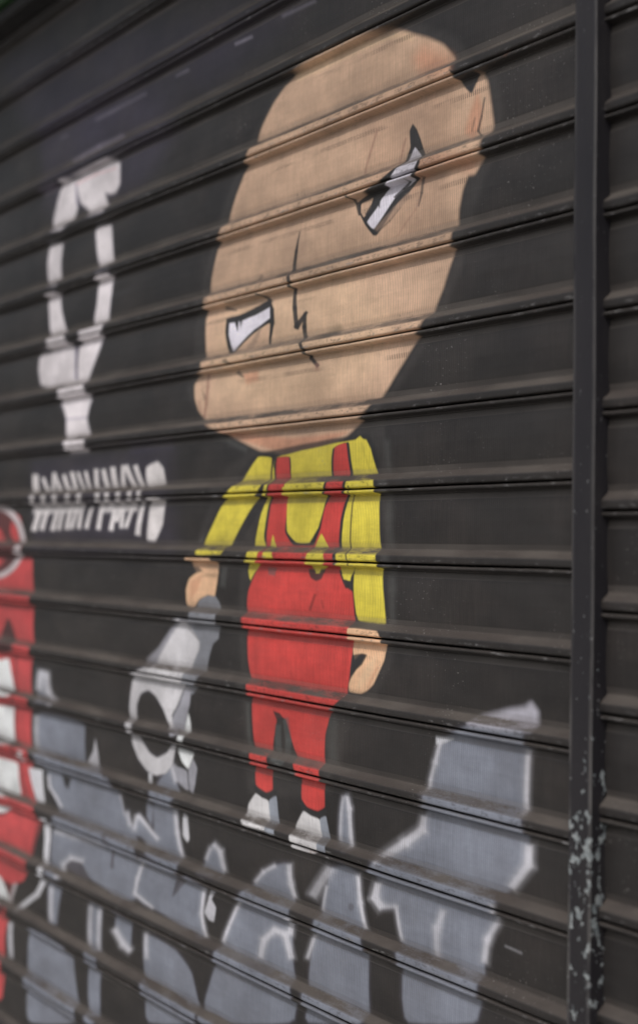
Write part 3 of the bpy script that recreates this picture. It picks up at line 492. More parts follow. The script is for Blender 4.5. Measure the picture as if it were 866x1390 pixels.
('painted_tooth','ring',3,0.8,[(-1415.5,-1335.3),(-1441.8,-1378.4),(-1425.6,-1376.9),(-1399.5,-1334.1)]),
('slat_curtain','glow',9,0.25,[(-1334.6,-929.5),(-1318.8,-925.4),(-1296.4,-928.9),(-1291,-963.5),(-1258.9,-980.3),(-1334.1,-984.1)]),
('slat_curtain','glow',9,0.25,[(-1332.9,-1001.7),(-1185.9,-998.7),(-1139.5,-1006.2),(-1135.3,-1075.8),(-1085.8,-1070),(-1042,-1084.7),(-1009.6,-1105.3),(-987.4,-1136.7),(-956.4,-1152.8),(-919.3,-1209.3),(-945.7,-1264.2),(-992.7,-1274.6),(-1110.2,-1263.1),(-1136.7,-1240.8),(-1176.6,-1243.6),(-1204.9,-1259.5),(-1214.9,-1287.5),(-1269.6,-1287),(-1256.1,-1211.9),(-1228.8,-1165.1),(-1300.6,-1101.9),(-1323.7,-1089)]),
('slat_curtain','glow',9,0.25,[(-1268.7,-1300.1),(-1214.2,-1299),(-1230.6,-1370.1),(-1260.6,-1375.8)]),
('slat_curtain','glow',9,0.25,[(-1110.7,-1300.7),(-1059.1,-1299.1),(-1059.9,-1378.8),(-1058.6,-1494.2),(-1098.5,-1505.9),(-1103.5,-1374.9)]),
('slat_curtain','glow',9,0.25,[(-1009.5,-1295.2),(-953.7,-1299),(-956,-1349),(-981.5,-1341.2),(-1010.1,-1330.2)]),
('painted_letter_a','grey',3.4,1,[(-1334.6,-929.5),(-1318.8,-925.4),(-1296.4,-928.9),(-1291,-963.5),(-1258.9,-980.3),(-1334.1,-984.1)]),
('painted_letter_a','grey',3.4,1,[(-1332.9,-1001.7),(-1185.9,-998.7),(-1139.5,-1006.2),(-1135.3,-1075.8),(-1085.8,-1070),(-1042,-1084.7),(-1009.6,-1105.3),(-987.4,-1136.7),(-956.4,-1152.8),(-919.3,-1209.3),(-945.7,-1264.2),(-992.7,-1274.6),(-1110.2,-1263.1),(-1136.7,-1240.8),(-1176.6,-1243.6),(-1204.9,-1259.5),(-1214.9,-1287.5),(-1269.6,-1287),(-1256.1,-1211.9),(-1228.8,-1165.1),(-1300.6,-1101.9),(-1323.7,-1089)]),
('painted_letter_a','grey',3.4,1,[(-1268.7,-1300.1),(-1214.2,-1299),(-1230.6,-1370.1),(-1260.6,-1375.8)]),
('painted_letter_a','grey',3.4,1,[(-1110.7,-1300.7),(-1059.1,-1299.1),(-1059.9,-1378.8),(-1058.6,-1494.2),(-1098.5,-1505.9),(-1103.5,-1374.9)]),
('painted_letter_a','grey',3.4,1,[(-1009.5,-1295.2),(-953.7,-1299),(-956,-1349),(-981.5,-1341.2),(-1010.1,-1330.2)]),
('painted_letter_a','edge',7,0.3,[(-1351.4,-1011.2),(-1346.6,-1080.6),(-1321.7,-1077.3),(-1326.3,-1008.4)]),
('painted_letter_a','edge',7,0.3,[(-1310,-963.6),(-1297.2,-924.3),(-1338,-924.7),(-1351.1,-964.5)]),
('painted_letter_a','edge',7,0.3,[(-1316.5,-928.4),(-1306.5,-968.4),(-1274.3,-964.1),(-1284.1,-924.5)]),
('painted_letter_a','edge',7,0.3,[(-1308.1,-966.6),(-1271.6,-986.4),(-1245.4,-976.2),(-1281.3,-956.4)]),
('painted_letter_a','edge',7,0.3,[(-1018.5,-1106.2),(-997,-1140.8),(-981.2,-1136.3),(-1002.4,-1101.8)]),
('painted_letter_a','edge',7,0.3,[(-1201.7,-1283.8),(-1188.8,-1255.4),(-1218.4,-1258),(-1231.6,-1286.8)]),
('painted_letter_a','edge',7,0.3,[(-1198.8,-1265.1),(-1162.1,-1242.7),(-1182.6,-1236.8),(-1219.8,-1259.3)]),
('painted_letter_a','edge',7,0.3,[(-1185.9,-1250),(-1131.7,-1245.6),(-1125,-1231.6),(-1179,-1235.7)]),
('painted_letter_a','edge',7,0.3,[(-1251.7,-1212.8),(-1171.8,-1208.4),(-1166.1,-1197.7),(-1245.8,-1201.9)]),
('painted_letter_a','edge',7,0.3,[(-1180.5,-1208.8),(-1060.9,-1202.6),(-1055.5,-1192.4),(-1174.7,-1198.2)]),
('painted_letter_a','edge',7,0.3,[(-1028.1,-1331.9),(-992.1,-1352.6),(-964.2,-1338.3),(-999.4,-1317.6)]),
('painted_letter_a','edge',7,0.3,[(-996.8,-1351.1),(-964,-1356.5),(-943.5,-1339.9),(-975.8,-1334.3)]),
('painted_letter_a','edge',7,0.3,[(-1267.7,-1309.5),(-1266.7,-1373.9),(-1243.2,-1368.7),(-1244.1,-1304.7)]),
('painted_letter_a','edge',7,0.3,[(-1077.3,-1303.5),(-1078.6,-1379.1),(-1057.9,-1374.3),(-1056.6,-1299.2)]),
('painted_letter_a','edge',7,0.3,[(-1110,-1305.9),(-1111.3,-1381.1),(-1090.2,-1376.2),(-1088.8,-1301.5)]),
('painted_letter_a','edge',3.4,0.4,[(-1345.2,-1011.6),(-1340.6,-1078.8),(-1327.7,-1077.1),(-1332.2,-1010.1)]),
('painted_letter_a','edge',3.4,0.6,[(-1319.3,-962.1),(-1307.5,-926.1),(-1328.7,-926.3),(-1340.6,-962.5)]),
('painted_letter_a','edge',3.4,0.6,[(-1308.4,-928.7),(-1299,-966),(-1282.3,-963.8),(-1291.5,-926.7)]),
('painted_letter_a','edge',3.4,0.6,[(-1299.9,-965.1),(-1267,-983),(-1253.4,-977.7),(-1286,-959.8)]),
('painted_letter_a','edge',3.4,0.85,[(-1014.2,-1105.8),(-993.6,-1139.1),(-985.4,-1136.7),(-1005.8,-1103.5)]),
('painted_letter_a','edge',3.4,0.6,[(-1208.2,-1283.1),(-1196.5,-1257.4),(-1211.9,-1258.7),(-1223.7,-1284.6)]),
('painted_letter_a','edge',3.4,0.6,[(-1201.7,-1262.4),(-1169.1,-1242.5),(-1179.7,-1239.5),(-1212.6,-1259.4)]),
('painted_letter_a','edge',3.4,0.6,[(-1181.4,-1246.3),(-1132.8,-1242.4),(-1129.3,-1235.2),(-1177.9,-1238.9)]),
('painted_letter_a','edge',3.4,0.5,[(-1248.1,-1210.1),(-1172.5,-1205.9),(-1169.6,-1200.4),(-1245,-1204.4)]),
('painted_letter_a','edge',3.4,0.5,[(-1177,-1206.2),(-1061.6,-1200.3),(-1058.7,-1194.9),(-1174,-1200.6)]),
('painted_letter_a','edge',3.4,0.8,[(-1019.5,-1329.4),(-986.9,-1348.2),(-972.4,-1340.8),(-1004.6,-1321.9)]),
('painted_letter_a','edge',3.4,0.8,[(-989.4,-1347.4),(-961.4,-1352.1),(-950.8,-1343.4),(-978.5,-1338.7)]),
('painted_letter_a','edge',3.4,0.6,[(-1262,-1309.4),(-1261,-1371.7),(-1248.8,-1369),(-1249.7,-1306.9)]),
('painted_letter_a','edge',3.4,0.6,[(-1072.3,-1303.4),(-1073.6,-1377),(-1062.8,-1374.5),(-1061.5,-1301.2)]),
('painted_letter_a','edge',3.4,0.6,[(-1104.9,-1305.8),(-1106.2,-1379),(-1095.2,-1376.5),(-1093.9,-1303.5)]),
('painted_letter_a','ink',2.5,1,[(-1129.7,-1028),(-1105.1,-1021.1),(-1114.4,-1050.1),(-1133.3,-1062.8)]),
('painted_letter_a','edge',2.5,0.75,[(-1098.1,-1021.5),(-1087.1,-1046),(-1083,-1070.9),(-1130,-1070),(-1106.3,-1046.5)]),
('painted_letter_a','edge2',3,0.95,[(-1367.6,-1111.5),(-1306.6,-1106.8),(-1290.2,-1164.7),(-1328,-1168.2)]),
('painted_letter_a','ink',3,0.9,[(-1303.8,-1106.6),(-1287,-1158.2),(-1268.7,-1154.4),(-1285.3,-1103.1)]),
('painted_letter_a','ink',2.5,1,[(-1226.8,-1101.9),(-1188.1,-1104),(-1195.6,-1125.9),(-1210.7,-1120.4)]),
('painted_letter_a','ink',3,0.8,[(-1284.8,-1150.5),(-1250.9,-1150.3),(-1265.1,-1168.5),(-1296,-1171)]),
('painted_letter_a','edge',2.5,0.8,[(-1284.4,-1113.6),(-1276.2,-1134.5),(-1264.1,-1131.9),(-1272.3,-1111.1)]),
('painted_letter_a','edge',2.5,0.8,[(-1277,-1133.8),(-1245.7,-1149.2),(-1235.8,-1144.7),(-1266.9,-1129.3)]),
('painted_letter_a','edge',2.5,0.8,[(-1248.5,-1147.4),(-1227.3,-1163),(-1216.7,-1159),(-1237.7,-1143.5)]),
('painted_letter_a','edge2',2.5,0.95,[(-1294.8,-1193.1),(-1285.2,-1233),(-1260.8,-1227.7),(-1270.3,-1188.1)]),
('painted_letter_a','edge2',2.5,0.95,[(-1285.3,-1227.7),(-1293.9,-1278.7),(-1272.5,-1275.5),(-1260.9,-1224.5)]),
('painted_letter_a','edge2',2.5,0.95,[(-1292.9,-1274.6),(-1306,-1313.1),(-1281.5,-1309.7),(-1271.6,-1271.8)]),
('painted_letter_a','edge2',3,0.9,[(-1297.9,-1306.4),(-1325.2,-1337),(-1305.3,-1336.8),(-1278.3,-1306.4)]),
('painted_letter_a','edge2',3,0.9,[(-1316.9,-1330.7),(-1406,-1379.9),(-1391.4,-1384.2),(-1303.1,-1335.1)]),
('painted_letter_a','ink2',2,0.7,[(-1261.8,-1192.2),(-1265,-1240.6),(-1255.9,-1239.1),(-1252.8,-1190.8)]),
('painted_letter_a','ink2',2,0.7,[(-1265,-1239.1),(-1262.2,-1282.4),(-1253.1,-1280.5),(-1255.9,-1237.4)]),
('painted_letter_a','ink2',3,0.95,[(-1204.7,-1262.1),(-1176.5,-1244.9),(-1136.5,-1243.3),(-1113.2,-1258.7),(-1115.4,-1269.2),(-1169.3,-1267.7)]),
('painted_letter_a','ink2',2,0.9,[(-1030.7,-1191.9),(-1031.3,-1230.5),(-1021,-1228.6),(-1020.4,-1190.1)]),
('painted_letter_a','ink2',3,0.8,[(-1054.6,-1175),(-1041.6,-1193.3),(-1029.1,-1189.4),(-1042,-1171.1)]),
('painted_letter_a','grey',3,1,[(-1344.3,-1398.2),(-1250.4,-1391.7),(-1184.5,-1396.3),(-1160.4,-1410.5),(-1125.8,-1513.9),(-1344.7,-1578.1)]),
('painted_letter_a','edge',3,0.7,[(-1437,-1412.9),(-1428.4,-1480.6),(-1408.4,-1475.3),(-1416.8,-1408)]),
('slat_curtain','glow',9,0.25,[(-1042.4,-1077.4),(-1023.3,-1091.7),(-998.7,-1116.9),(-981.9,-1144.2),(-1037.8,-1160.1)]),
('slat_curtain','glow',9,0.25,[(-977.9,-1125.5),(-961.7,-1146.6),(-950.7,-1168.4),(-995.9,-1167.1)]),
('slat_curtain','glow',9,0.25,[(-941.9,-1124.2),(-913.4,-1135.7),(-879.2,-1155.1),(-955.9,-1162.2),(-959,-1152.1)]),
('slat_curtain','glow',9,0.25,[(-892.6,-1073.9),(-865.6,-1051.3),(-836.6,-1034.5),(-826.8,-1052.4),(-812.4,-1074),(-831.8,-1089.6),(-822.3,-1100.5),(-801.4,-1168.6),(-804.7,-1191.7),(-899.1,-1182),(-936.7,-1154),(-888.8,-1152.2),(-895.5,-1111.7)]),
('slat_curtain','glow',9,0.25,[(-917.5,-1101.3),(-895.8,-1104.7),(-899,-1136.7),(-914,-1124.1)]),
('slat_curtain','glow',9,0.25,[(-922.8,-1186.6),(-809.4,-1187),(-817.6,-1202.2),(-829.5,-1235.1),(-804.2,-1203.9),(-778.6,-1189.6),(-729.5,-1195.8),(-738.9,-1221.7),(-742.3,-1239.9),(-737.4,-1255.1),(-728.3,-1274.5),(-783.5,-1272.6),(-892.7,-1264),(-918.8,-1265.2),(-948.7,-1254.2),(-937.8,-1227.2)]),
('slat_curtain','glow',9,0.25,[(-914.5,-1303.8),(-812.5,-1310.7),(-763.7,-1331.3),(-733.3,-1398.7),(-902.4,-1448.3)]),
('painted_letter_b','grey',3.4,1,[(-1042.4,-1077.4),(-1023.3,-1091.7),(-998.7,-1116.9),(-981.9,-1144.2),(-1037.8,-1160.1)]),
('painted_letter_b','grey',3.4,1,[(-977.9,-1125.5),(-961.7,-1146.6),(-950.7,-1168.4),(-995.9,-1167.1)]),
('painted_letter_b','grey',3.4,1,[(-941.9,-1124.2),(-913.4,-1135.7),(-879.2,-1155.1),(-955.9,-1162.2),(-959,-1152.1)]),
('painted_letter_b','grey',3.4,1,[(-892.6,-1073.9),(-865.6,-1051.3),(-836.6,-1034.5),(-826.8,-1052.4),(-812.4,-1074),(-831.8,-1089.6),(-822.3,-1100.5),(-801.4,-1168.6),(-804.7,-1191.7),(-899.1,-1182),(-936.7,-1154),(-888.8,-1152.2),(-895.5,-1111.7)]),
('painted_letter_b','grey',3.4,1,[(-917.5,-1101.3),(-895.8,-1104.7),(-899,-1136.7),(-914,-1124.1)]),
('painted_letter_b','grey',3.4,1,[(-922.8,-1186.6),(-809.4,-1187),(-817.6,-1202.2),(-829.5,-1235.1),(-804.2,-1203.9),(-778.6,-1189.6),(-729.5,-1195.8),(-738.9,-1221.7),(-742.3,-1239.9),(-737.4,-1255.1),(-728.3,-1274.5),(-783.5,-1272.6),(-892.7,-1264),(-918.8,-1265.2),(-948.7,-1254.2),(-937.8,-1227.2)]),
('painted_letter_b','grey',3.4,1,[(-914.5,-1303.8),(-812.5,-1310.7),(-763.7,-1331.3),(-733.3,-1398.7),(-902.4,-1448.3)]),
('painted_letter_b','edge',7,0.3,[(-948.9,-1130.1),(-883.4,-1158.4),(-871.2,-1151.3),(-936.2,-1123.1)]),
('painted_letter_b','edge',7,0.3,[(-838.2,-1100.8),(-826.6,-1136.4),(-809.5,-1132.1),(-821,-1096.8)]),
('painted_letter_b','edge',7,0.3,[(-827.8,-1133.3),(-811.4,-1169.8),(-794.7,-1164.9),(-810.8,-1128.6)]),
('painted_letter_b','edge',7,0.3,[(-929.1,-1194.7),(-946.2,-1229.4),(-931,-1228.3),(-914.1,-1193.9)]),
('painted_letter_b','edge',7,0.3,[(-945.1,-1226.5),(-954.6,-1256.3),(-939,-1254.3),(-929.5,-1224.7)]),
('painted_letter_b','edge',7,0.3,[(-953.6,-1257.3),(-892.6,-1267.8),(-883.3,-1260),(-943.8,-1249.3)]),
('painted_letter_b','edge',7,0.3,[(-745.4,-1202.5),(-750.7,-1242),(-734.5,-1239.1),(-729.3,-1199.9)]),
('painted_letter_b','edge',7,0.3,[(-750.9,-1239.8),(-737.9,-1274.8),(-722,-1269.7),(-734.9,-1234.8)]),
('painted_letter_b','edge',7,0.3,[(-916.6,-1307.2),(-911.8,-1349.1),(-893.5,-1344.2),(-898.2,-1302.6)]),
('painted_letter_b','edge',7,0.3,[(-988.1,-1130.1),(-975.1,-1151.9),(-956.4,-1146.4),(-969.3,-1124.8)]),
('painted_letter_b','edge',7,0.3,[(-953.9,-1128.2),(-964.1,-1155),(-945.4,-1153.6),(-935.3,-1127)]),
('painted_letter_b','edge',7,0.3,[(-849.3,-1034.3),(-834.4,-1059.6),(-812.1,-1053.3),(-826.7,-1028.2)]),
('painted_letter_b','edge',3.4,0.85,[(-944.9,-1128.9),(-881.4,-1156.2),(-875.1,-1152.6),(-938.3,-1125.2)]),
('painted_letter_b','edge',3.4,0.85,[(-833.8,-1100.7),(-822.7,-1134.5),(-813.9,-1132.3),(-824.8,-1098.6)]),
('painted_letter_b','edge',3.4,0.85,[(-823.3,-1133),(-807.7,-1167.8),(-799,-1165.3),(-814.6,-1130.5)]),
('painted_letter_b','edge',3.4,0.85,[(-925.9,-1195.3),(-942.2,-1228.3),(-934.3,-1227.8),(-918.1,-1194.9)]),
('painted_letter_b','edge',3.4,0.85,[(-941.6,-1226.8),(-950.5,-1255.1),(-942.4,-1254),(-933.5,-1225.9)]),
('painted_letter_b','edge',3.4,0.85,[(-950.1,-1255.6),(-891.5,-1265.7),(-886.7,-1261.6),(-945,-1251.4)]),
('painted_letter_b','edge',3.4,0.85,[(-741.7,-1202.7),(-746.6,-1240.5),(-738.2,-1239),(-733.3,-1201.3)]),
('painted_letter_b','edge',3.4,0.85,[(-746.8,-1239.3),(-734.3,-1272.9),(-726.1,-1270.2),(-738.5,-1236.7)]),
('painted_letter_b','edge',3.4,0.6,[(-912,-1307),(-907.5,-1347.1),(-898,-1344.5),(-902.5,-1304.5)]),
('painted_letter_b','edge',3.4,0.5,[(-983.1,-1129.6),(-971,-1149.8),(-961.3,-1146.9),(-973.3,-1126.8)]),
('painted_letter_b','edge',3.4,0.5,[(-949.8,-1128.8),(-959.2,-1153.7),(-949.5,-1153),(-940.1,-1128.2)]),
('painted_letter_b','edge',3.4,0.7,[(-843.2,-1033.9),(-829.6,-1057.1),(-818,-1053.8),(-831.5,-1030.7)]),
('painted_letter_b','edge2',2.2,0.8,[(-911.2,-1054.2),(-915.3,-1078.3),(-903.5,-1077.1),(-899.4,-1053.1)]),
('painted_letter_b','ink2',2.2,0.85,[(-815.5,-1199.5),(-778.5,-1191.8),(-825.1,-1231.9)]),
('painted_letter_b','edge2',2.2,0.9,[(-805.2,-1099.8),(-791.2,-1103),(-781.7,-1135.7),(-787.2,-1142.5),(-801.4,-1134.6)]),
('painted_letter_b','edge',2.2,0.85,[(-719.2,-1194.7),(-706.8,-1198.5),(-716.4,-1212.4),(-702.5,-1221.1),(-706.9,-1243.6),(-721.3,-1243.7),(-734.1,-1234.8),(-724.6,-1215.3)]),
('slat_curtain','glow',9,0.25,[(-735.3,-1158.9),(-723.6,-1139.3),(-711.7,-1129.4),(-695.2,-1134.9),(-683.9,-1163.7),(-687.5,-1175.1),(-749.2,-1177)]),
('painted_fin','grey',3.4,1,[(-735.3,-1158.9),(-723.6,-1139.3),(-711.7,-1129.4),(-695.2,-1134.9),(-683.9,-1163.7),(-687.5,-1175.1),(-749.2,-1177)]),
('painted_fin','edge',7,0.3,[(-722,-1135.9),(-697.2,-1144),(-682.8,-1133.4),(-707.3,-1125.2)]),
('painted_fin','edge',7,0.3,[(-704.1,-1138.5),(-693.4,-1168.7),(-673.1,-1162.8),(-683.5,-1132.8)]),
('painted_fin','edge',7,0.3,[(-728.1,-1158),(-714.4,-1137.6),(-726.8,-1137.2),(-740.6,-1157.7)]),
('painted_fin','edge',3.4,0.75,[(-717,-1133.8),(-695.2,-1141),(-687.7,-1135.5),(-709.4,-1128.3)]),
('painted_fin','edge',3.4,0.75,[(-698.7,-1138.1),(-688.8,-1166.3),(-678.3,-1163.2),(-688.1,-1135.2)]),
('painted_fin','edge',3.4,0.6,[(-730.6,-1157.2),(-717.9,-1138.2),(-724.3,-1138),(-737.1,-1157)]),
('slat_curtain','glow',9,0.25,[(-604.4,-1164),(-582.8,-1145.1),(-556,-1130.6),(-533.1,-1122.9),(-515.7,-1121.5),(-509.6,-1146),(-505.3,-1174.7),(-509.3,-1207.2),(-506.4,-1243.9),(-493.4,-1328.3),(-743.6,-1401.7),(-687.5,-1273),(-637.6,-1191.9)]),
('painted_letter_c','grey',3.4,1,[(-604.4,-1164),(-582.8,-1145.1),(-556,-1130.6),(-533.1,-1122.9),(-515.7,-1121.5),(-509.6,-1146),(-505.3,-1174.7),(-509.3,-1207.2),(-506.4,-1243.9),(-493.4,-1328.3),(-743.6,-1401.7),(-687.5,-1273),(-637.6,-1191.9)]),
('painted_letter_c','edge',7,0.3,[(-599.8,-1165.1),(-575.2,-1144.8),(-583.7,-1142.2),(-608.5,-1162.6)]),
('painted_letter_c','edge',7,0.3,[(-580,-1148),(-547.7,-1131),(-553.3,-1126.7),(-585.8,-1143.6)]),
('painted_letter_c','edge',7,0.3,[(-528.5,-1123.6),(-521.5,-1151.2),(-503.8,-1146.2),(-510.7,-1118.8)]),
('painted_letter_c','edge',7,0.3,[(-522.7,-1147.9),(-513.5,-1167.8),(-496.2,-1161.7),(-505.3,-1142)]),
('painted_letter_c','edge',7,0.3,[(-644.8,-1194.8),(-689.6,-1267.1),(-676.1,-1266.7),(-631.8,-1194.8)]),
('painted_letter_c','edge',7,0.3,[(-522.3,-1193.2),(-525.9,-1219),(-503.6,-1214.9),(-500.1,-1189.3)]),
('painted_letter_c','edge',7,0.3,[(-573.3,-1264.8),(-563.4,-1233),(-586.6,-1235.9),(-596.6,-1268.1)]),
('painted_letter_c','edge',7,0.3,[(-570.6,-1242.5),(-539.7,-1217.2),(-556.3,-1211.9),(-587.6,-1237.3)]),
('painted_letter_c','edge',7,0.3,[(-559.6,-1224.3),(-524.4,-1223.7),(-516.5,-1209.8),(-551.4,-1210.2)]),
('painted_letter_c','edge',7,0.3,[(-536.8,-1218.8),(-519.4,-1251.2),(-498,-1242.6),(-515,-1210.4)]),
('painted_letter_c','edge',3.4,0.7,[(-601.1,-1163.9),(-578,-1144.8),(-582.4,-1143.4),(-605.6,-1162.6)]),
('painted_letter_c','edge',3.4,0.7,[(-580.5,-1146.4),(-550,-1130.4),(-552.9,-1128.2),(-583.5,-1144.2)]),
('painted_letter_c','edge',3.4,0.85,[(-524,-1123.4),(-517.4,-1149),(-508.2,-1146.4),(-514.7,-1120.9)]),
('painted_letter_c','edge',3.4,0.85,[(-518,-1147.3),(-509.7,-1165.4),(-500.7,-1162.3),(-509,-1144.2)]),
('painted_letter_c','edge',3.4,0.85,[(-642.2,-1195.6),(-685.8,-1266.2),(-678.8,-1266),(-635.4,-1195.6)]),
('painted_letter_c','edge',3.4,0.9,[(-517.1,-1193.5),(-520.3,-1216.7),(-508.7,-1214.6),(-505.6,-1191.5)]),
('painted_letter_c','edge',3.4,0.8,[(-578.4,-1264.3),(-569.4,-1235),(-581.4,-1236.5),(-590.5,-1265.9)]),
('painted_letter_c','edge',3.4,0.8,[(-573.1,-1239.9),(-545.2,-1217.2),(-553.8,-1214.4),(-581.9,-1237.3)]),
('painted_letter_c','edge',3.4,0.8,[(-555.6,-1220.8),(-524.5,-1220.4),(-520.4,-1213.2),(-551.3,-1213.5)]),
('painted_letter_c','edge',3.4,0.8,[(-530.9,-1217.8),(-514.8,-1248.1),(-503.7,-1243.6),(-519.6,-1213.5)]),
('painted_letter_c','grey',2.5,0.5,[(-519.5,-1265),(-520.3,-1278),(-523.3,-1290.4),(-528.4,-1301),(-535,-1308.7),(-542.5,-1312.9),(-550.2,-1313),(-557.3,-1309),(-563.2,-1301.3),(-567.2,-1290.6),(-568.9,-1277.9),(-568.1,-1264.6),(-564.9,-1252),(-559.7,-1241.4),(-553,-1233.7),(-545.4,-1229.8),(-537.7,-1230),(-530.7,-1234.2),(-525,-1242),(-521.2,-1252.6)]),
('slat_curtain','glow',9,0.25,[(-426,-1106.4),(-393.2,-1096.9),(-368.4,-1103.1),(-361.5,-1135),(-351.6,-1169.6),(-344.8,-1202.7),(-339.7,-1283.2),(-480,-1324.3),(-461.9,-1213.2),(-442.1,-1164.3),(-430.2,-1129.2)]),
('painted_letter_d','grey',3.4,1,[(-426,-1106.4),(-393.2,-1096.9),(-368.4,-1103.1),(-361.5,-1135),(-351.6,-1169.6),(-344.8,-1202.7),(-339.7,-1283.2),(-480,-1324.3),(-461.9,-1213.2),(-442.1,-1164.3),(-430.2,-1129.2)]),
('painted_letter_d','edge',7,0.3,[(-375,-1105.3),(-365.7,-1140.7),(-353.4,-1137),(-362.5,-1101.7)]),
('painted_letter_d','edge',7,0.3,[(-366.5,-1137.9),(-357.4,-1171.2),(-345.2,-1167.2),(-354.2,-1134.1)]),
('painted_letter_d','edge',7,0.3,[(-435.8,-1132.5),(-446.9,-1166.8),(-437.9,-1166),(-426.8,-1131.8)]),
('painted_letter_d','edge',7,0.3,[(-464.4,-1201.7),(-479.7,-1237.4),(-467.3,-1236.4),(-452.1,-1200.9)]),
('painted_letter_d','edge',7,0.3,[(-437,-1103.8),(-478.2,-1152.3),(-452.5,-1156),(-412.2,-1108.1)]),
('painted_letter_d','edge',3.4,0.9,[(-371.8,-1105.1),(-362.9,-1139.1),(-356.5,-1137.2),(-365.3,-1103.3)]),
('painted_letter_d','edge',3.4,0.9,[(-363.3,-1137.7),(-354.6,-1169.5),(-348.3,-1167.4),(-356.9,-1135.7)]),
('painted_letter_d','edge',3.4,0.7,[(-433.8,-1132.9),(-444.6,-1166.1),(-439.9,-1165.6),(-429.1,-1132.5)]),
('painted_letter_d','edge',3.4,0.7,[(-461.7,-1202.2),(-476.4,-1236.4),(-469.9,-1235.9),(-455.3,-1201.8)]),
('painted_letter_d','edge',3.4,0.4,[(-432.5,-1106.6),(-470.5,-1151.4),(-457.1,-1153.4),(-419.6,-1108.8)]),
('painted_letter_d','ink2',2.5,0.6,[(-373.3,-1146),(-373.6,-1147.5),(-374.4,-1148.9),(-375.7,-1150.3),(-377.4,-1151.3),(-379.3,-1152),(-381.2,-1152.2),(-382.9,-1151.9),(-384.3,-1151.2),(-385.2,-1150.1),(-385.5,-1148.7),(-385.3,-1147.2),(-384.4,-1145.7),(-383.1,-1144.4),(-381.4,-1143.4),(-379.5,-1142.7),(-377.7,-1142.5),(-375.9,-1142.8),(-374.6,-1143.5),(-373.7,-1144.6)]),
('slat_curtain','glow',9,0.25,[(-406.3,-1019.9),(-397.9,-1005.2),(-389.4,-1010.5),(-384.3,-1025.7),(-381.4,-1074),(-411.1,-1073)]),
('painted_spike','grey',3.4,1,[(-406.3,-1019.9),(-397.9,-1005.2),(-389.4,-1010.5),(-384.3,-1025.7),(-381.4,-1074),(-411.1,-1073)]),
('painted_spike','edge',7,0.3,[(-403,-1008.3),(-393.3,-1028),(-380.2,-1023.7),(-389.8,-1004.1)]),
('painted_spike','edge',7,0.3,[(-394.4,-1023.9),(-390.4,-1075.6),(-376.9,-1072.8),(-380.8,-1021.4)]),
('painted_spike','edge',7,0.3,[(-406.2,-1010.9),(-412.7,-1069.4),(-403.7,-1068.2),(-397.2,-1010)]),
('painted_spike','edge',3.4,0.9,[(-399.5,-1008),(-390.5,-1026.2),(-383.6,-1024),(-392.6,-1005.8)]),
('painted_spike','edge',3.4,0.9,[(-391,-1024.1),(-387.2,-1074.1),(-380.2,-1072.7),(-384,-1022.8)]),
('painted_spike','edge',3.4,0.5,[(-404.1,-1011.2),(-410.5,-1068.6),(-405.8,-1067.9),(-399.4,-1010.7)]),
('slat_curtain','glow',9,0.25,[(-216.1,-913),(-161.6,-890.9),(-71.8,-880.3),(-69.1,-909.9),(-72.6,-979.7),(-67.7,-1010.9),(-66.3,-1032.2),(-93.1,-1061.9),(-114.8,-1082.9),(-116.8,-1105.4),(-130.7,-1127.6),(-136.2,-1157.7),(-143.5,-1225.5),(-274.6,-1264),(-281,-1165.1),(-291,-1127.4),(-321.6,-1135.2),(-332,-1124.8),(-328.2,-1103.9),(-340.2,-1091.8),(-316,-1068.7),(-274.1,-1042.8),(-244.4,-1023.2),(-240.8,-1005.9),(-232.3,-965.1)]),
('painted_big_letter','grey',3.4,1,[(-216.1,-913),(-161.6,-890.9),(-71.8,-880.3),(-69.1,-909.9),(-72.6,-979.7),(-67.7,-1010.9),(-66.3,-1032.2),(-93.1,-1061.9),(-114.8,-1082.9),(-116.8,-1105.4),(-130.7,-1127.6),(-136.2,-1157.7),(-143.5,-1225.5),(-274.6,-1264),(-281,-1165.1),(-291,-1127.4),(-321.6,-1135.2),(-332,-1124.8),(-328.2,-1103.9),(-340.2,-1091.8),(-316,-1068.7),(-274.1,-1042.8),(-244.4,-1023.2),(-240.8,-1005.9),(-232.3,-965.1)]),
('painted_big_letter','edge',7,0.3,[(-220.5,-915.8),(-230.3,-943.4),(-220.3,-943.7),(-210.6,-916.2)]),
('painted_big_letter','edge',7,0.3,[(-229.3,-940.6),(-242.9,-979.5),(-232.8,-979.6),(-219.3,-940.9)]),
('painted_big_letter','edge',7,0.3,[(-76.8,-907.2),(-79.3,-980.1),(-66.2,-978.2),(-63.6,-905.8)]),
('painted_big_letter','edge',7,0.3,[(-252,-1007.9),(-253.3,-1028.6),(-235.9,-1026.1),(-234.6,-1005.5)]),
('painted_big_letter','edge',7,0.3,[(-248,-1017.3),(-288.5,-1044.5),(-273.1,-1054.6),(-233.1,-1027.4)]),
('painted_big_letter','edge',7,0.3,[(-279.4,-1038.8),(-337.6,-1073.2),(-323.2,-1084.4),(-265.7,-1049.9)]),
('painted_big_letter','edge',7,0.3,[(-78.1,-1011),(-76.3,-1036.6),(-56,-1032),(-57.8,-1006.6)]),
('painted_big_letter','edge',7,0.3,[(-71.8,-1025.7),(-103.9,-1061.1),(-87.4,-1066.7),(-55.9,-1031.6)]),
('painted_big_letter','edge',7,0.3,[(-338.7,-1105),(-344,-1129.2),(-321.5,-1126.4),(-316.3,-1102.5)]),
('painted_big_letter','edge',7,0.3,[(-344,-1129.2),(-325.2,-1141.5),(-307,-1129.4),(-325.4,-1117)]),
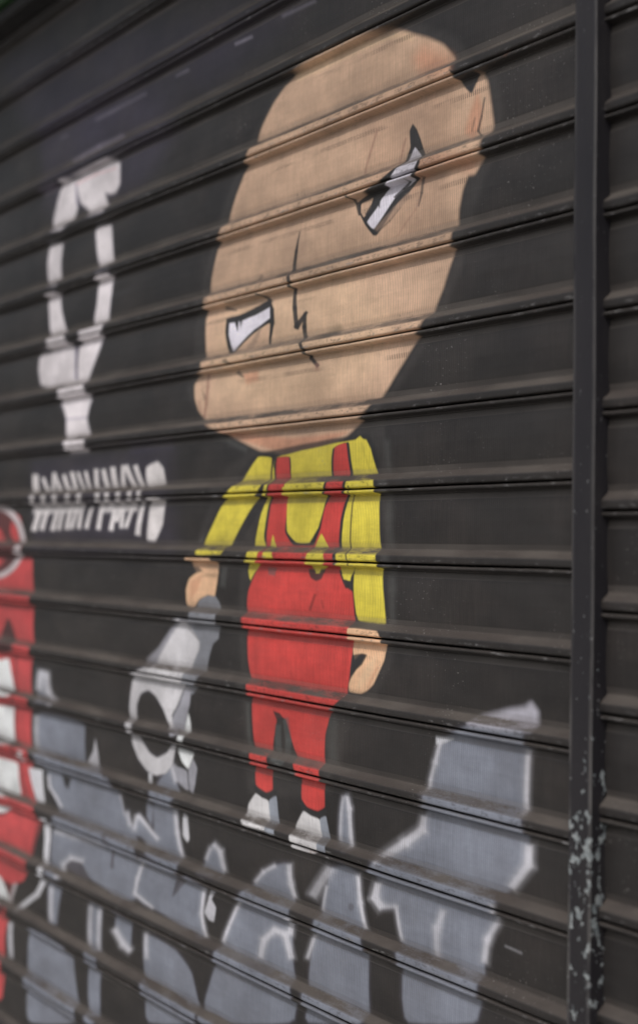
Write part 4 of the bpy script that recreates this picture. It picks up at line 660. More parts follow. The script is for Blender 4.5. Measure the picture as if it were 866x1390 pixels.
('painted_big_letter','edge',7,0.3,[(-295.3,-1127.6),(-285.4,-1167.8),(-276.1,-1164.7),(-285.9,-1124.7)]),
('painted_big_letter','edge',7,0.3,[(-214,-1111.5),(-224.6,-1138.1),(-208.4,-1137.5),(-197.9,-1111.1)]),
('painted_big_letter','edge',7,0.3,[(-223.9,-1134.9),(-226,-1178.7),(-209,-1174.8),(-207,-1131.4)]),
('painted_big_letter','edge',7,0.3,[(-119.2,-1084.8),(-121.5,-1107.5),(-112.4,-1105.9),(-110.1,-1083.3)]),
('painted_big_letter','edge',7,0.3,[(-123.5,-1103.5),(-139.1,-1129.1),(-125.1,-1130.5),(-109.8,-1105.1)]),
('painted_big_letter','edge',7,0.3,[(-137.9,-1126.3),(-144.5,-1157),(-129.1,-1154.8),(-122.6,-1124.4)]),
('painted_big_letter','edge',7,0.3,[(-319.1,-1136.7),(-291.2,-1130.4),(-291.4,-1124.6),(-319.2,-1130.8)]),
('painted_big_letter','edge',3.4,0.8,[(-218.4,-916.5),(-227.6,-942.8),(-222.4,-942.9),(-213.2,-916.8)]),
('painted_big_letter','edge',3.4,0.8,[(-227.1,-941.3),(-240.2,-978.9),(-235,-978.9),(-221.9,-941.5)]),
('painted_big_letter','edge',3.4,0.9,[(-73.6,-907.8),(-76.1,-978.8),(-69.3,-977.8),(-66.8,-907.1)]),
('painted_big_letter','edge',3.4,0.6,[(-247.9,-1008.4),(-249,-1026.8),(-239.9,-1025.5),(-238.8,-1007.2)]),
('painted_big_letter','edge',3.4,0.85,[(-246.3,-1021),(-282.9,-1045.6),(-274.8,-1050.9),(-238.5,-1026.3)]),
('painted_big_letter','edge',3.4,0.85,[(-278.1,-1042.7),(-332,-1074.6),(-324.5,-1080.4),(-271,-1048.5)]),
('painted_big_letter','edge',3.4,0.75,[(-73.1,-1011.4),(-71.5,-1034.1),(-60.9,-1031.7),(-62.5,-1009.1)]),
('painted_big_letter','edge',3.4,0.75,[(-69.1,-1028.4),(-98.7,-1061.1),(-90.1,-1064),(-60.9,-1031.5)]),
('painted_big_letter','edge',3.4,0.9,[(-333.6,-1105.8),(-338.2,-1127.1),(-326.5,-1125.7),(-322,-1104.5)]),
('painted_big_letter','edge',3.4,0.9,[(-338.2,-1127.1),(-322.1,-1137.7),(-312.6,-1131.4),(-328.6,-1120.8)]),
('painted_big_letter','edge',3.4,0.8,[(-292.9,-1127.5),(-283.3,-1166.5),(-278.5,-1164.9),(-288,-1125.9)]),
('painted_big_letter','edge',3.4,0.45,[(-210.6,-1112.5),(-220.3,-1136.8),(-211.8,-1136.5),(-202.2,-1112.3)]),
('painted_big_letter','edge',3.4,0.45,[(-219.9,-1135.1),(-221.8,-1176.7),(-213,-1174.7),(-211.1,-1133.3)]),
('painted_big_letter','edge',3.4,0.5,[(-117.1,-1085.1),(-119.3,-1106.5),(-114.5,-1105.7),(-112.4,-1084.3)]),
('painted_big_letter','edge',3.4,0.7,[(-120.9,-1105),(-135,-1128.4),(-127.8,-1129.1),(-113.7,-1105.8)]),
('painted_big_letter','edge',3.4,0.7,[(-134.4,-1126.9),(-140.5,-1155.4),(-132.5,-1154.2),(-126.5,-1125.9)]),
('painted_big_letter','edge',3.4,0.5,[(-318.2,-1135.1),(-292.1,-1129.2),(-292.2,-1126.2),(-318.3,-1132.1)]),
('painted_big_letter','edge2',3,1,[(-224.1,-911.4),(-194.1,-910.3),(-212.1,-917.7),(-222.6,-920)]),
('painted_big_letter','flare',6,0.9,[(-161.7,-888.4),(-144.6,-877.9),(-101.8,-865.7),(-76.6,-860.6),(-65.4,-853.7),(-55.2,-863.1),(-58.3,-884.3),(-89.9,-886.5)]),
('slat_curtain','edge',2,0.35,[(-103.3,-1128.8),(-77.3,-1130.6),(-76.4,-1128.9),(-102.4,-1127.1)]),
('painted_tool','tooldk',2.2,1,[(-779.3,-783.7),(-771.1,-772.1),(-750.1,-763.3),(-724.9,-762.3),(-712.1,-772.8),(-707.2,-791.3),(-712.4,-814.6),(-712.9,-826.7),(-730.2,-835.6),(-745.2,-876.7),(-782,-919.1),(-804.6,-904.4),(-799.7,-815.4),(-787.2,-801.1)]),
('painted_tool','toolmid',5,0.85,[(-853.5,-820.9),(-827.2,-800.9),(-787.1,-803.3),(-785.7,-834.9),(-792.2,-885.2),(-925.9,-887.2),(-931.4,-875.8),(-888.1,-852.4)]),
('painted_tool','toollt',3,1,[(-835.5,-815.2),(-818.2,-800.5),(-799.8,-813.2),(-767.2,-832.6),(-765.7,-845.9),(-792.4,-880.7),(-815.6,-905.4),(-913.2,-900.4),(-893.1,-872.8),(-861.8,-842.4)]),
('painted_tool','tooldk',2,0.6,[(-770.4,-813),(-769.7,-830),(-763.2,-829.6),(-764,-812.6)]),
('painted_tool','ink',1.6,0.5,[(-801.9,-817.1),(-769.5,-833.8),(-766.3,-832.1),(-798.7,-815.4)]),
('painted_tool','toollt',2.4,1,[(-972.1,-902),(-913.9,-885.1),(-798.6,-890.3),(-809.2,-910.5),(-822.2,-933.5),(-842.6,-956.3),(-837.1,-976.3),(-848.4,-977.6),(-868.7,-948.8),(-895,-929.3),(-919.3,-922.7),(-944.2,-930.6),(-957.1,-949.9),(-956.5,-984.6),(-961.8,-1003.2),(-977.3,-993.1),(-981.8,-957.4),(-977.9,-935.2)]),
('painted_tool','toolmid',2,1,[(-806.8,-904.6),(-786.7,-910.6),(-788,-931),(-797.9,-954.6),(-807.8,-979.5),(-832.1,-987.1),(-841.9,-971.1),(-838.1,-955.8),(-821,-934.5)]),
('painted_tool','ink',1.4,0.7,[(-810.4,-911.1),(-823.2,-934.8),(-819.3,-935),(-806.5,-911.3)]),
('painted_tool','ink',1.4,0.7,[(-822.4,-933.7),(-844.8,-956.3),(-841.2,-957),(-818.9,-934.4)]),
('painted_tool','tooth',2,1,[(-791.7,-944.9),(-784.4,-962.1),(-788,-979.4),(-800.5,-994.4),(-811.7,-990.2),(-801.8,-966.4)]),
('painted_tool','toollt',2.4,1,[(-977,-999.1),(-954.7,-996.4),(-934.3,-1009.3),(-909.5,-1022.6),(-884.5,-1027.4),(-853.5,-1015.1),(-842.9,-997.6),(-831.4,-1000.7),(-834.6,-1029.7),(-856.6,-1047.7),(-888.8,-1055.3),(-917.6,-1051.9),(-945.2,-1036.9),(-966.1,-1015.8)]),
('painted_tool','toolmid',2,1,[(-834.7,-1027.4),(-823.2,-1031.5),(-789.9,-1033.5),(-786.4,-1064.3),(-804,-1062.5),(-821,-1056.1)]),
('painted_tool','toolmid',2,1,[(-787.8,-1033.2),(-775.6,-1013.6),(-761.1,-1026),(-767.5,-1050.2),(-775.4,-1067),(-786.5,-1062)]),
('painted_tool','tooth',2,1,[(-826.8,-1002.4),(-776,-1004.7),(-777.8,-1013.9),(-787.8,-1032),(-808,-1022.5)]),
('painted_tool','ink',1.4,0.7,[(-825.2,-1027.8),(-790.3,-1034.6),(-788.2,-1032.6),(-823.1,-1025.8)]),
('painted_tool','ink',1.4,0.7,[(-792,-1033.4),(-787.3,-1062.6),(-783.4,-1061.9),(-788.1,-1032.7)]),
('painted_tool','ink',1.4,0.6,[(-822.1,-1056.7),(-802.7,-1063.4),(-799.7,-1061.4),(-819,-1054.7)]),
('painted_child','outline',3,0.75,[(-540,-9.9),(-478.8,-4.2),(-386.8,-8.1),(-316.5,-15.9),(-281.3,-35.3),(-250,-49.5),(-221,-67.6),(-203.3,-88.4),(-200.3,-106.6),(-171.2,-141.7),(-158.8,-120.9),(-152.5,-122.7),(-143.6,-135.8),(-135.6,-167),(-132.8,-189.7),(-144.9,-206.1),(-149.5,-226.2),(-163.1,-241.7),(-174.5,-240.1),(-183.2,-255.3),(-189.3,-279.1),(-192.7,-305.4),(-199.9,-335.5),(-215.1,-369.2),(-234.5,-401.8),(-265.5,-431.9),(-286.1,-455.6),(-317.1,-485.5),(-343.2,-507.1),(-380.7,-531.4),(-410.1,-548.3),(-453.8,-555),(-478.8,-559.8),(-521.9,-562),(-557.7,-561.4),(-615.6,-553.6),(-652.8,-542.1),(-699.5,-526.4),(-745.9,-511.5),(-772.2,-498.5),(-790.3,-483.5),(-800.8,-464.2),(-805.3,-443),(-797,-430.9),(-773.2,-423.9),(-772.1,-398.7),(-774.3,-349),(-769.2,-315.1),(-765.7,-296),(-758.2,-270.6),(-744.9,-231.5),(-728.8,-211.4),(-697.6,-162.9),(-674.7,-128.3),(-649.8,-100.4),(-631.3,-71.6),(-599.8,-41.1),(-570.6,-22.9)]),
('painted_head','skin',4.2,1,[(-534.5,-11.4),(-473.6,-5.7),(-391.6,-6.7),(-321,-14.5),(-285.6,-34),(-254.2,-48.3),(-225.1,-66.3),(-207.3,-87.2),(-204.3,-105.5),(-175,-140.7),(-162.6,-119.9),(-156.3,-121.6),(-147.3,-134.8),(-139.3,-166.1),(-136.5,-188.8),(-148.6,-205.2),(-153.3,-225.3),(-166.9,-240.9),(-178.4,-239.3),(-187.1,-254.5),(-193.2,-278.4),(-196.6,-304.7),(-203.9,-334.9),(-219.1,-368.6),(-238.7,-397.6),(-269.8,-427.7),(-290.4,-451.5),(-321.6,-481.3),(-347.8,-502.9),(-385.5,-527.3),(-415,-544.1),(-448.9,-551.2),(-473.8,-556),(-516.8,-558.1),(-552.4,-557.5),(-610,-549.5),(-647.1,-538),(-693.6,-522.3),(-739.8,-507.3),(-765.9,-494.3),(-783.9,-479.3),(-794.4,-460.1),(-798.8,-438.9),(-790.6,-426.9),(-766.9,-419.9),(-765.8,-394.8),(-768,-345.2),(-762.9,-311.3),(-759.2,-296.9),(-751.7,-271.6),(-738.5,-232.6),(-722.5,-212.6),(-691.5,-164.1),(-668.6,-129.7),(-643.9,-101.8),(-625.5,-73),(-594.1,-42.6),(-565,-24.4)]),
('painted_head','skinred',14,0.6,[(-263.8,-55.7),(-212.6,-85.7),(-204.3,-105.5),(-228.4,-106.1),(-270.1,-89.7),(-284.8,-66.6)]),
('painted_head','skinlt',5,0.7,[(-538.9,-22.7),(-468.3,-20.2),(-474.1,-12.1),(-545,-14.4)]),
('painted_head','skinlt',5,0.7,[(-473,-20.2),(-386.9,-21.7),(-391.6,-13.9),(-478,-12.1)]),
('painted_head','skinlt',5,0.7,[(-391.5,-21.5),(-320,-27.2),(-323.5,-19.7),(-395.3,-13.7)]),
('painted_head','skinlt',5,0.7,[(-326.7,-25.5),(-284.3,-43.6),(-282.6,-37.6),(-324.9,-19.4)]),
('painted_head','skinred',6,0.6,[(-164.8,-141.6),(-154.3,-166.6),(-161.4,-189.7),(-174,-197.4),(-187.1,-185.2)]),
('painted_head','skinred',5,0.7,[(-718.5,-514.2),(-526.3,-536),(-401,-533.1),(-457.2,-550.8),(-552.4,-555.4),(-647.2,-534.8)]),
('painted_head','skinred',9,0.35,[(-281.8,-204.6),(-226.5,-198.6),(-160.9,-222.7),(-173.3,-237.7),(-226.1,-217),(-281,-237.7)]),
('painted_head','skinlt',4,0.5,[(-543.4,-15.3),(-473.3,-16.2),(-391.3,-17.8),(-320.8,-22.3),(-323.7,-26.3),(-391.1,-25.9),(-473,-26.7),(-539.4,-27.1)]),
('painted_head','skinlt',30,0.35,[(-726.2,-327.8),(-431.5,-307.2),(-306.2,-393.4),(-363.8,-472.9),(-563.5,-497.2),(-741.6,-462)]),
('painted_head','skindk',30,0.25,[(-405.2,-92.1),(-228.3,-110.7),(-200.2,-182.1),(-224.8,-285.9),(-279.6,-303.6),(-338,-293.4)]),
('painted_child','ink',1.8,1,[(-207,-103.8),(-188.4,-112.6),(-162.7,-119),(-166.3,-126),(-175,-141.6),(-188.1,-129)]),
('painted_head','ink',1.4,0.8,[(-153.2,-151.4),(-158.3,-173),(-155.2,-174.1),(-150.7,-152.3)]),
('painted_head','ink',1.4,0.8,[(-158,-172),(-166,-188.7),(-162.3,-190.4),(-155,-173.5)]),
('painted_head','ink',1.4,0.8,[(-166,-188.8),(-155.7,-202.5),(-153.6,-202.1),(-162.7,-188.3)]),
('painted_head','ink',1.6,0.5,[(-169.2,-171.2),(-175.6,-186.4),(-173.1,-187.5),(-166.7,-172.3)]),
('painted_head','wrinkle',2,0.55,[(-354.1,-139.9),(-366.1,-166.4),(-362.3,-167.9),(-350.4,-141.5)]),
('painted_head','wrinkle',2,0.55,[(-365.6,-165.5),(-382.5,-193.1),(-378.7,-194.8),(-361.9,-167.2)]),
('painted_head','wrinkle',2,0.5,[(-295.6,-165.7),(-302.9,-181),(-299.4,-182.5),(-292.1,-167.2)]),
('painted_head','wrinkle',2,0.5,[(-302.5,-180.2),(-311.3,-195.3),(-307.8,-196.8),(-299,-181.8)]),
('painted_head','wrinkle',2,0.35,[(-307.7,-290.1),(-271.9,-263.2),(-274.2,-261.7),(-310.2,-288.5)]),
('painted_head','wrinkle',2,0.35,[(-272.2,-263.6),(-262.5,-243.3),(-265.2,-242.2),(-274.9,-262.5)]),
('painted_head','wrinkle',2,0.5,[(-785.8,-463.8),(-780.3,-482.8),(-773.8,-482.8),(-779.3,-463.8)]),
('painted_head','wrinkle',2.2,0.7,[(-764.2,-422.9),(-760.9,-444.2),(-753.4,-444.7),(-756.7,-423.4)]),
('painted_head','wrinkle',2.2,0.7,[(-761,-442.4),(-764.4,-469.9),(-756.8,-470.8),(-753.5,-443.4)]),
('painted_head','wrinkle',2.2,0.7,[(-763.9,-468.1),(-772.3,-489.6),(-764.8,-491),(-756.5,-469.6)]),
('slat_curtain','black',1.5,0,[(-801.4,-480.4),(-779.1,-488.8),(-761.3,-500.3),(-782.5,-510.4)]),
('painted_head','ink',1.5,0.6,[(-774.5,-445.6),(-763.1,-458),(-765,-465.8)]),
('painted_eye_r','ink',1.5,1,[(-281.5,-150.9),(-272.8,-159.7),(-265.5,-173.7),(-259.5,-192.8),(-256.4,-207.5),(-267.3,-221.9),(-286.7,-238.4),(-309.6,-248),(-350.4,-281.6),(-358,-280.2),(-375.4,-263.4),(-388.4,-245.2),(-393.5,-228.3),(-382.6,-224.6),(-340,-213.9),(-310.6,-204.9),(-297.7,-195.4),(-285.2,-180.3),(-287.1,-159)]),
('painted_eye_r','skin',1.4,0.9,[(-385.6,-231.9),(-370,-231.1),(-360.9,-229),(-363.6,-244.1),(-378.8,-252.9),(-385.3,-243.8)]),
('painted_eye_r','eyewhite',1.4,1,[(-276.6,-181.4),(-266.4,-195),(-262,-205.3),(-278.5,-225.1),(-296.9,-232.6),(-314.2,-238.5),(-356.7,-273.6),(-372.4,-260),(-351.3,-245.5),(-344,-236.3),(-329.3,-223.9),(-310.5,-210.7),(-289.1,-194.5)]),
('painted_eye_r','ink',1.3,0.9,[(-359.5,-223.5),(-344.2,-226.6),(-345.2,-246.7),(-353,-238.4),(-371,-254.4),(-375.8,-248.6),(-360.7,-234.9)]),
('painted_eye_r','skinshade',2.5,0.6,[(-289,-237.6),(-317.6,-251.8),(-310,-257.9),(-281.6,-243.6)]),
('painted_eye_r','skinshade',2.5,0.6,[(-314.8,-250.4),(-356,-271.5),(-348.1,-277.6),(-307.2,-256.4)]),
('painted_eye_r','ink',1.6,0.75,[(-264.4,-221.7),(-264.7,-243.5),(-260.5,-244.5),(-258.8,-223.1)]),
('painted_eye_r','ink',1.6,0.75,[(-264.5,-242.2),(-269,-259),(-266.9,-259.7),(-260.4,-243.6)]),
('painted_eye_r','ink',1.4,0.9,[(-410.5,-218.5),(-396.6,-231.6),(-391.9,-229.9),(-407,-217.2)]),
('painted_eye_r','ink',1.4,0.9,[(-398.5,-229),(-390.4,-247.7),(-385.8,-247.9),(-392.3,-229.3)]),
('painted_eye_r','ink',1.4,0.9,[(-314.9,-239.8),(-292.7,-233.9),(-298.5,-228.4),(-317.8,-237.1)]),
('painted_eye_r','ink',1.4,0.9,[(-294.1,-234.7),(-284.8,-224.1),(-288.4,-221.8),(-301.5,-230.1)]),
('painted_eye_r','ink',1.6,0.6,[(-349.8,-279),(-322.4,-267.9),(-324.4,-266.1),(-352.3,-276.8)]),
('painted_eye_r','ink',1.6,0.6,[(-323,-268.3),(-301.4,-254.5),(-302.5,-253.7),(-325.3,-266.6)]),
('painted_eye_l','ink',1.4,1,[(-708.9,-343.6),(-662.4,-344),(-625.4,-339.1),(-593.4,-330.5),(-583.5,-346.9),(-580.9,-368.6),(-591,-397.2),(-596.7,-396.6),(-590.3,-364.2),(-633.7,-375),(-690.3,-399.4),(-702.6,-398.1),(-712.2,-365.6)]),
('painted_eye_l','skin',1.8,0.95,[(-592.1,-368.2),(-596.7,-395.5),(-642.6,-398),(-686.3,-399.9),(-635.6,-378.1)]),
('painted_eye_l','eyewhite',1.3,1,[(-700.4,-352.5),(-668,-352.7),(-632.7,-349.5),(-593,-342.4),(-592.4,-358.5),(-635.9,-369.9),(-690.5,-396.1),(-701.7,-370.3)]),
('painted_eye_l','ink',1.1,1,[(-686.2,-350.9),(-674.1,-351.4),(-677.4,-368.7)]),
('painted_eye_l','ink',1.1,1,[(-672.1,-350.5),(-664.1,-350.4),(-669.6,-364.1)]),
('painted_eye_l','skinshade',3,0.55,[(-621.5,-368.3),(-637.7,-385.3),(-626.9,-389.2),(-614.4,-370.9)]),
('painted_eye_l','skinshade',3,0.55,[(-634.8,-382.8),(-654.9,-394.4),(-641.9,-400.9),(-625.3,-387.7)]),
('painted_eye_l','ink',1.5,0.9,[(-621.1,-321.5),(-599.3,-330.6),(-596.5,-327.7),(-618.2,-318.5)]),
('painted_eye_l','ink',1.5,0.9,[(-602.7,-328.3),(-587.7,-347.8),(-581.8,-347),(-596.7,-327.5)]),
('painted_eye_l','ink',1.5,0.9,[(-588.7,-345.5),(-585.9,-368.8),(-579.4,-369.4),(-582.2,-346.2)]),
('painted_eye_l','ink',2,0.8,[(-716.7,-329.3),(-682.3,-335.9),(-681.6,-333.8),(-714.9,-324)]),
('painted_eye_l','ink',2,0.6,[(-704.4,-410.2),(-692.8,-419),(-683.4,-415.8),(-694.9,-407)]),
('painted_head','ink',1.8,0.7,[(-681.7,-429.6),(-659.6,-439.5),(-656,-437.3),(-675.7,-425.8)]),
('painted_head','skinred',5,0.6,[(-660.9,-433.3),(-622,-430.5),(-617.6,-446),(-648.5,-449.8)]),
('painted_head','ink',2.5,0.5,[(-619.9,-290.1),(-629.1,-296.7),(-622.6,-300.1),(-613.4,-293.5)]),
('painted_eye_l','ink',1.6,0.95,[(-709.5,-347.5),(-657.6,-352),(-660.7,-342.9),(-710.7,-344)]),
('painted_eye_l','ink',1.6,0.95,[(-661.2,-352.2),(-618.9,-345.2),(-626.4,-336.5),(-668.9,-343.4)]),
('painted_eye_l','ink',1.6,0.95,[(-623.4,-346.1),(-586.4,-335.6),(-592.8,-329.4),(-632.3,-337.7)]),
('painted_eye_l','ink',2.2,0.45,[(-701.8,-323.3),(-663.2,-323.3),(-664.9,-319.8),(-703,-320.9)]),
('painted_eye_l','ink',2.2,0.45,[(-665.7,-323.3),(-621,-323.3),(-621.9,-321),(-667.1,-319.8)]),
('painted_head','ink',1.3,0.95,[(-524.2,-243.6),(-535.4,-271.7),(-528.4,-273.7),(-522.4,-244.1)]),
('painted_head','ink',1.3,0.95,[(-534.5,-268.6),(-544.5,-300.1),(-535.6,-302.4),(-527.4,-270.5)]),
('painted_head','ink',1.3,0.95,[(-544.4,-296.7),(-537.1,-330.3),(-528.2,-331),(-535.4,-297.5)]),
('painted_head','ink',1.3,0.95,[(-537.8,-325.9),(-535.6,-353.8),(-524.9,-355),(-528.9,-326.9)]),
('painted_head','ink',1.3,0.95,[(-536.3,-348.8),(-531,-381.7),(-520.4,-382.5),(-525.6,-349.8)]),
('painted_head','ink',1.3,0.95,[(-522.6,-384.4),(-498.1,-362.6),(-503.9,-359.5),(-534.4,-378.2)]),
('painted_head','ink',1.3,0.95,[(-508.9,-361.3),(-513.1,-383.4),(-502.6,-385.2),(-501.9,-362.5)]),
('painted_head','ink',1.3,0.95,[(-513,-378.8),(-510.2,-405.3),(-501.5,-406.2),(-502.5,-379.9)]),
('painted_head','ink',1.3,0.95,[(-511.3,-401.9),(-496.1,-429.1),(-488,-428.3),(-503.1,-401.2)]),
('painted_head','ink',1.3,0.95,[(-498.7,-426.4),(-476.2,-441.8),(-470.4,-438.8),(-492.7,-423.4)]),
('painted_head','wrinkle',3,0.6,[(-482,-435.2),(-479.5,-445.6),(-471.1,-445.8),(-473.5,-435.5)]),
('painted_head','mouth',5,0.55,[(-465.1,-401.2),(-445.4,-391.5),(-425.9,-387.9),(-419.2,-396.7),(-441.8,-404)]),
('painted_child','outline',3,0.85,[(-627.1,-553),(-354.5,-535.9),(-330.5,-598.6),(-329.3,-645.6),(-318.7,-720.1),(-314.2,-786.6),(-389.2,-791.1),(-391.3,-712.5),(-629.7,-741.5),(-642.2,-718.3),(-622.4,-680.6),(-605.1,-632.7),(-674.5,-699.5),(-778.4,-705.6),(-754.3,-664.7),(-714.2,-620.3)]),
('painted_shirt','yellow',1.8,1,[(-613.6,-556.9),(-577.8,-560.6),(-585.9,-592.9),(-624.4,-626.1),(-643.1,-644.1),(-686.9,-688.7),(-696.6,-700.9),(-772,-702.1),(-764,-688.4),(-743.7,-664.7),(-706,-620.4),(-653,-588.8)]),
('painted_shirt','yellow',1.8,1,[(-572.3,-559.7),(-362,-542.2),(-339.4,-598.3),(-335.3,-645.5),(-334.2,-687.8),(-388.8,-693.2),(-388.2,-714.4),(-397.1,-731.9),(-418.2,-715.1),(-452.3,-715.9),(-462,-722.1),(-479,-716.5),(-611.5,-717.6),(-629.9,-737.2),(-638.3,-718.2),(-622.1,-688),(-606.6,-643.3),(-596,-624.4),(-582.2,-593)]),
('painted_shirt','yellow',1.8,1,[(-397.3,-551.8),(-378.9,-540.2),(-363.2,-554.6),(-345.6,-590.6),(-337.3,-623.9),(-334.8,-664.3),(-330.6,-713.9),(-323.8,-751.9),(-321.5,-784.3),(-380.1,-782.9),(-385.8,-745),(-388.3,-711.5),(-398.4,-685.7),(-394.8,-645.1)]),
('painted_shirt','ink',1.2,0.8,[(-577.8,-563.4),(-571.1,-591.8),(-567.5,-591.7),(-574.1,-563.3)]),
('painted_shirt','ink',1.3,0.85,[(-392.7,-606),(-394.8,-645.4),(-391.7,-645.5),(-389.5,-606.1)]),
('painted_shirt','ink',1.3,0.85,[(-394.7,-644.6),(-397.6,-686),(-394.5,-686.1),(-391.6,-644.8)]),
('painted_shirt','ink',1.3,0.85,[(-397.7,-685.4),(-391.3,-711.1),(-388.2,-710.8),(-394.5,-685.1)]),
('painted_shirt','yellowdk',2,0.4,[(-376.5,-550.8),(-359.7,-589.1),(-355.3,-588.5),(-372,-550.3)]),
('painted_dungarees','ink',1.5,1,[(-572.3,-560.8),(-532.6,-560.5),(-531.5,-592.5),(-533.7,-633.6),(-537.9,-666.6),(-514.5,-681.8),(-486.9,-681.6),(-467.3,-660.4),(-459.7,-634.6),(-451.8,-621.8),(-441.1,-595.2),(-437.4,-553.8),(-400.7,-545.8),(-393.2,-587),(-401.7,-623.6),(-410.4,-649.8),(-415.7,-688.8),(-415,-715),(-611.4,-719.7),(-593.7,-687.7),(-598,-673),(-586.7,-624.5),(-574.9,-591.2)]),
('painted_dungarees','red',1.8,1,[(-566.8,-561),(-536.1,-560.3),(-535.9,-592.3),(-539,-633.6),(-545.1,-666.6),(-526.6,-686),(-476.6,-685.5),(-460.5,-662.4),(-453.1,-634.7),(-445.2,-621.9),(-436.2,-595.4),(-432.5,-552),(-406.9,-547.4),(-399.5,-586.8),(-408,-623.5),(-416.8,-649.8),(-422.1,-688.8),(-423.2,-708.4),(-400,-739.7),(-387.4,-744.1),(-384.8,-781.2),(-385.9,-798.5),(-386.9,-817.6),(-392,-858.1),(-402.2,-885.8),(-433.5,-906.5),(-437.9,-923.5),(-442.4,-934.7),(-444.5,-975.7),(-443.6,-1004.7),(-439.6,-1031.1),(-455.7,-1038.7),(-480.8,-1037),(-492.9,-1029.1),(-495.4,-1004.8),(-504.8,-978.3),(-519.5,-952.2),(-534.5,-924.7),(-550.6,-925.5),(-555.8,-930.2),(-566.9,-976.6),(-565.8,-1005.2),(-561.5,-1026.9),(-577.6,-1033.6),(-603.8,-1027.3),(-608.6,-1001),(-611.6,-970.1),(-616.9,-928.8),(-622.3,-887.3),(-631.4,-850),(-636.4,-819.6),(-639.7,-784.6),(-635,-754.5),(-613.3,-719.8),(-591.9,-687.7),(-590.5,-673),(-581.1,-624.6),(-571.2,-591.3)]),
('painted_shirt','yellow',1.6,1,[(-589.3,-706.6),(-582.6,-687.6),(-574,-669.8),(-567.9,-687.4),(-559.9,-706)]),
('painted_shirt','yellow',1.6,1,[(-486,-709.7),(-474.9,-686.5),(-458.7,-667.4),(-444.9,-686.1),(-441,-708.7),(-462,-723.1),(-475.5,-719.5)]),
('painted_shirt','yellow',1.5,1,[(-543.6,-602.5),(-447.3,-605),(-454.7,-634.6),(-465.6,-660.4),(-486.9,-681.6),(-518,-681.8),(-539.7,-666.6),(-540.8,-633.5)]),
('painted_shirt','yellow',1.5,1,[(-530.7,-563.6),(-442.2,-557.5),(-442.7,-595.2),(-450.3,-616.8),(-537.9,-615)]),
('painted_dungarees','ink',2,0.9,[(-490.9,-716.8),(-449,-715.8),(-456.8,-729.9),(-468.4,-733.2),(-482,-728.6)]),
('painted_shirt','yellow',1.4,1,[(-479.1,-712.5),(-459,-712.1),(-463.7,-722.1),(-470.4,-722.3)]),
('painted_dungarees','ink',1.5,0.95,[(-421.3,-717.1),(-416.5,-716),(-408.2,-728.4),(-394,-730.9),(-393.8,-738.5),(-403.1,-740.8)]),
('painted_shirt','yellow',1.5,1,[(-419.9,-711.2),(-396.1,-710.7),(-394,-729.9),(-408.2,-728.4)]),
('painted_dungarees','inksoft',2.5,0.7,[(-587.1,-717),(-565,-717.6),(-566.4,-729),(-583,-727.4)]),
('painted_dungarees','ink',1.5,0.8,[(-639,-750.3),(-613.3,-719.8),(-629.9,-737.2),(-635.7,-735.3)]),
('painted_shirt','yellow',1.6,1,[(-636.6,-711.7),(-613.6,-711.3),(-627.9,-737.2)]),
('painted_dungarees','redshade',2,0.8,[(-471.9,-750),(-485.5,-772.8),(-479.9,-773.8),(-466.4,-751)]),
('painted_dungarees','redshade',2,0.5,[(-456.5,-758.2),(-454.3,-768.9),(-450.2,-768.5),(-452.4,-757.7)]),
('painted_child','outline',1.6,0.6,[(-620.9,-925.1),(-636.9,-856.8),(-638.5,-814.4),(-647.5,-782.8),(-640.7,-756.8),(-635.8,-784.4),(-631.4,-850),(-617.1,-924.7),(-609.7,-969.9),(-608.6,-1001),(-614.2,-1001.8)]),
('painted_child','inkg',2.5,0.55,[(-541.9,-925.5),(-533,-957.1),(-519.2,-954.2),(-528,-922.9)]),
('painted_child','inkg',2.5,0.55,[(-533.2,-952.8),(-539.8,-988.3),(-525.8,-987.3),(-519.2,-952.1)]),
('painted_child','inkg',2.5,0.55,[(-526.5,-982.7),(-549.3,-978.1),(-556.4,-986.1),(-533.5,-990.6)]),
('painted_child','inkg',2.5,0.55,[(-543.2,-983.2),(-544.9,-934.5),(-559.2,-936.1),(-557.5,-985.2)]),
('painted_child','ink',1.5,1,[(-613,-1030.4),(-599,-1039.5),(-590.7,-1035),(-604.5,-1025.9)]),
('painted_child','ink',1.5,1,[(-600.5,-1038.9),(-580.2,-1043.1),(-574.8,-1037.6),(-595,-1033.3)]),
('painted_child','ink',1.5,1,[(-579,-1043),(-550.3,-1031.4),(-554.4,-1026.9),(-583.1,-1038.5)]),
('painted_child','ink',1.5,1,[(-499.7,-1035.9),(-485.2,-1045.3),(-477,-1040.5),(-491.5,-1031.2)]),
('painted_child','ink',1.5,1,[(-486.3,-1044.9),(-459.1,-1048.2),(-454.9,-1042.3),(-481.9,-1038.9)]),
('painted_child','ink',1.5,1,[(-458.6,-1048.1),(-432.5,-1036.9),(-436.4,-1032.3),(-462.6,-1043.4)]),
('painted_dungarees','ink',1.5,0.9,[(-565.3,-918),(-549,-919.2),(-538,-926.2),(-553.9,-932)]),
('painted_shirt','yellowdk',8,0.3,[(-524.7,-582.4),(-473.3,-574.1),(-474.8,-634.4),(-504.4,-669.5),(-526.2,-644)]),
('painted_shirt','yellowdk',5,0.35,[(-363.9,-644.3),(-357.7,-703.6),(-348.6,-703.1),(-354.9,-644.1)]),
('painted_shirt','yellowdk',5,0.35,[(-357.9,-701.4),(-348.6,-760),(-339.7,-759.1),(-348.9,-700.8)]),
('painted_shirt','yellowdk',5,0.3,[(-667.3,-629.2),(-718.3,-680.8),(-707.4,-684),(-656.8,-632.5)]),
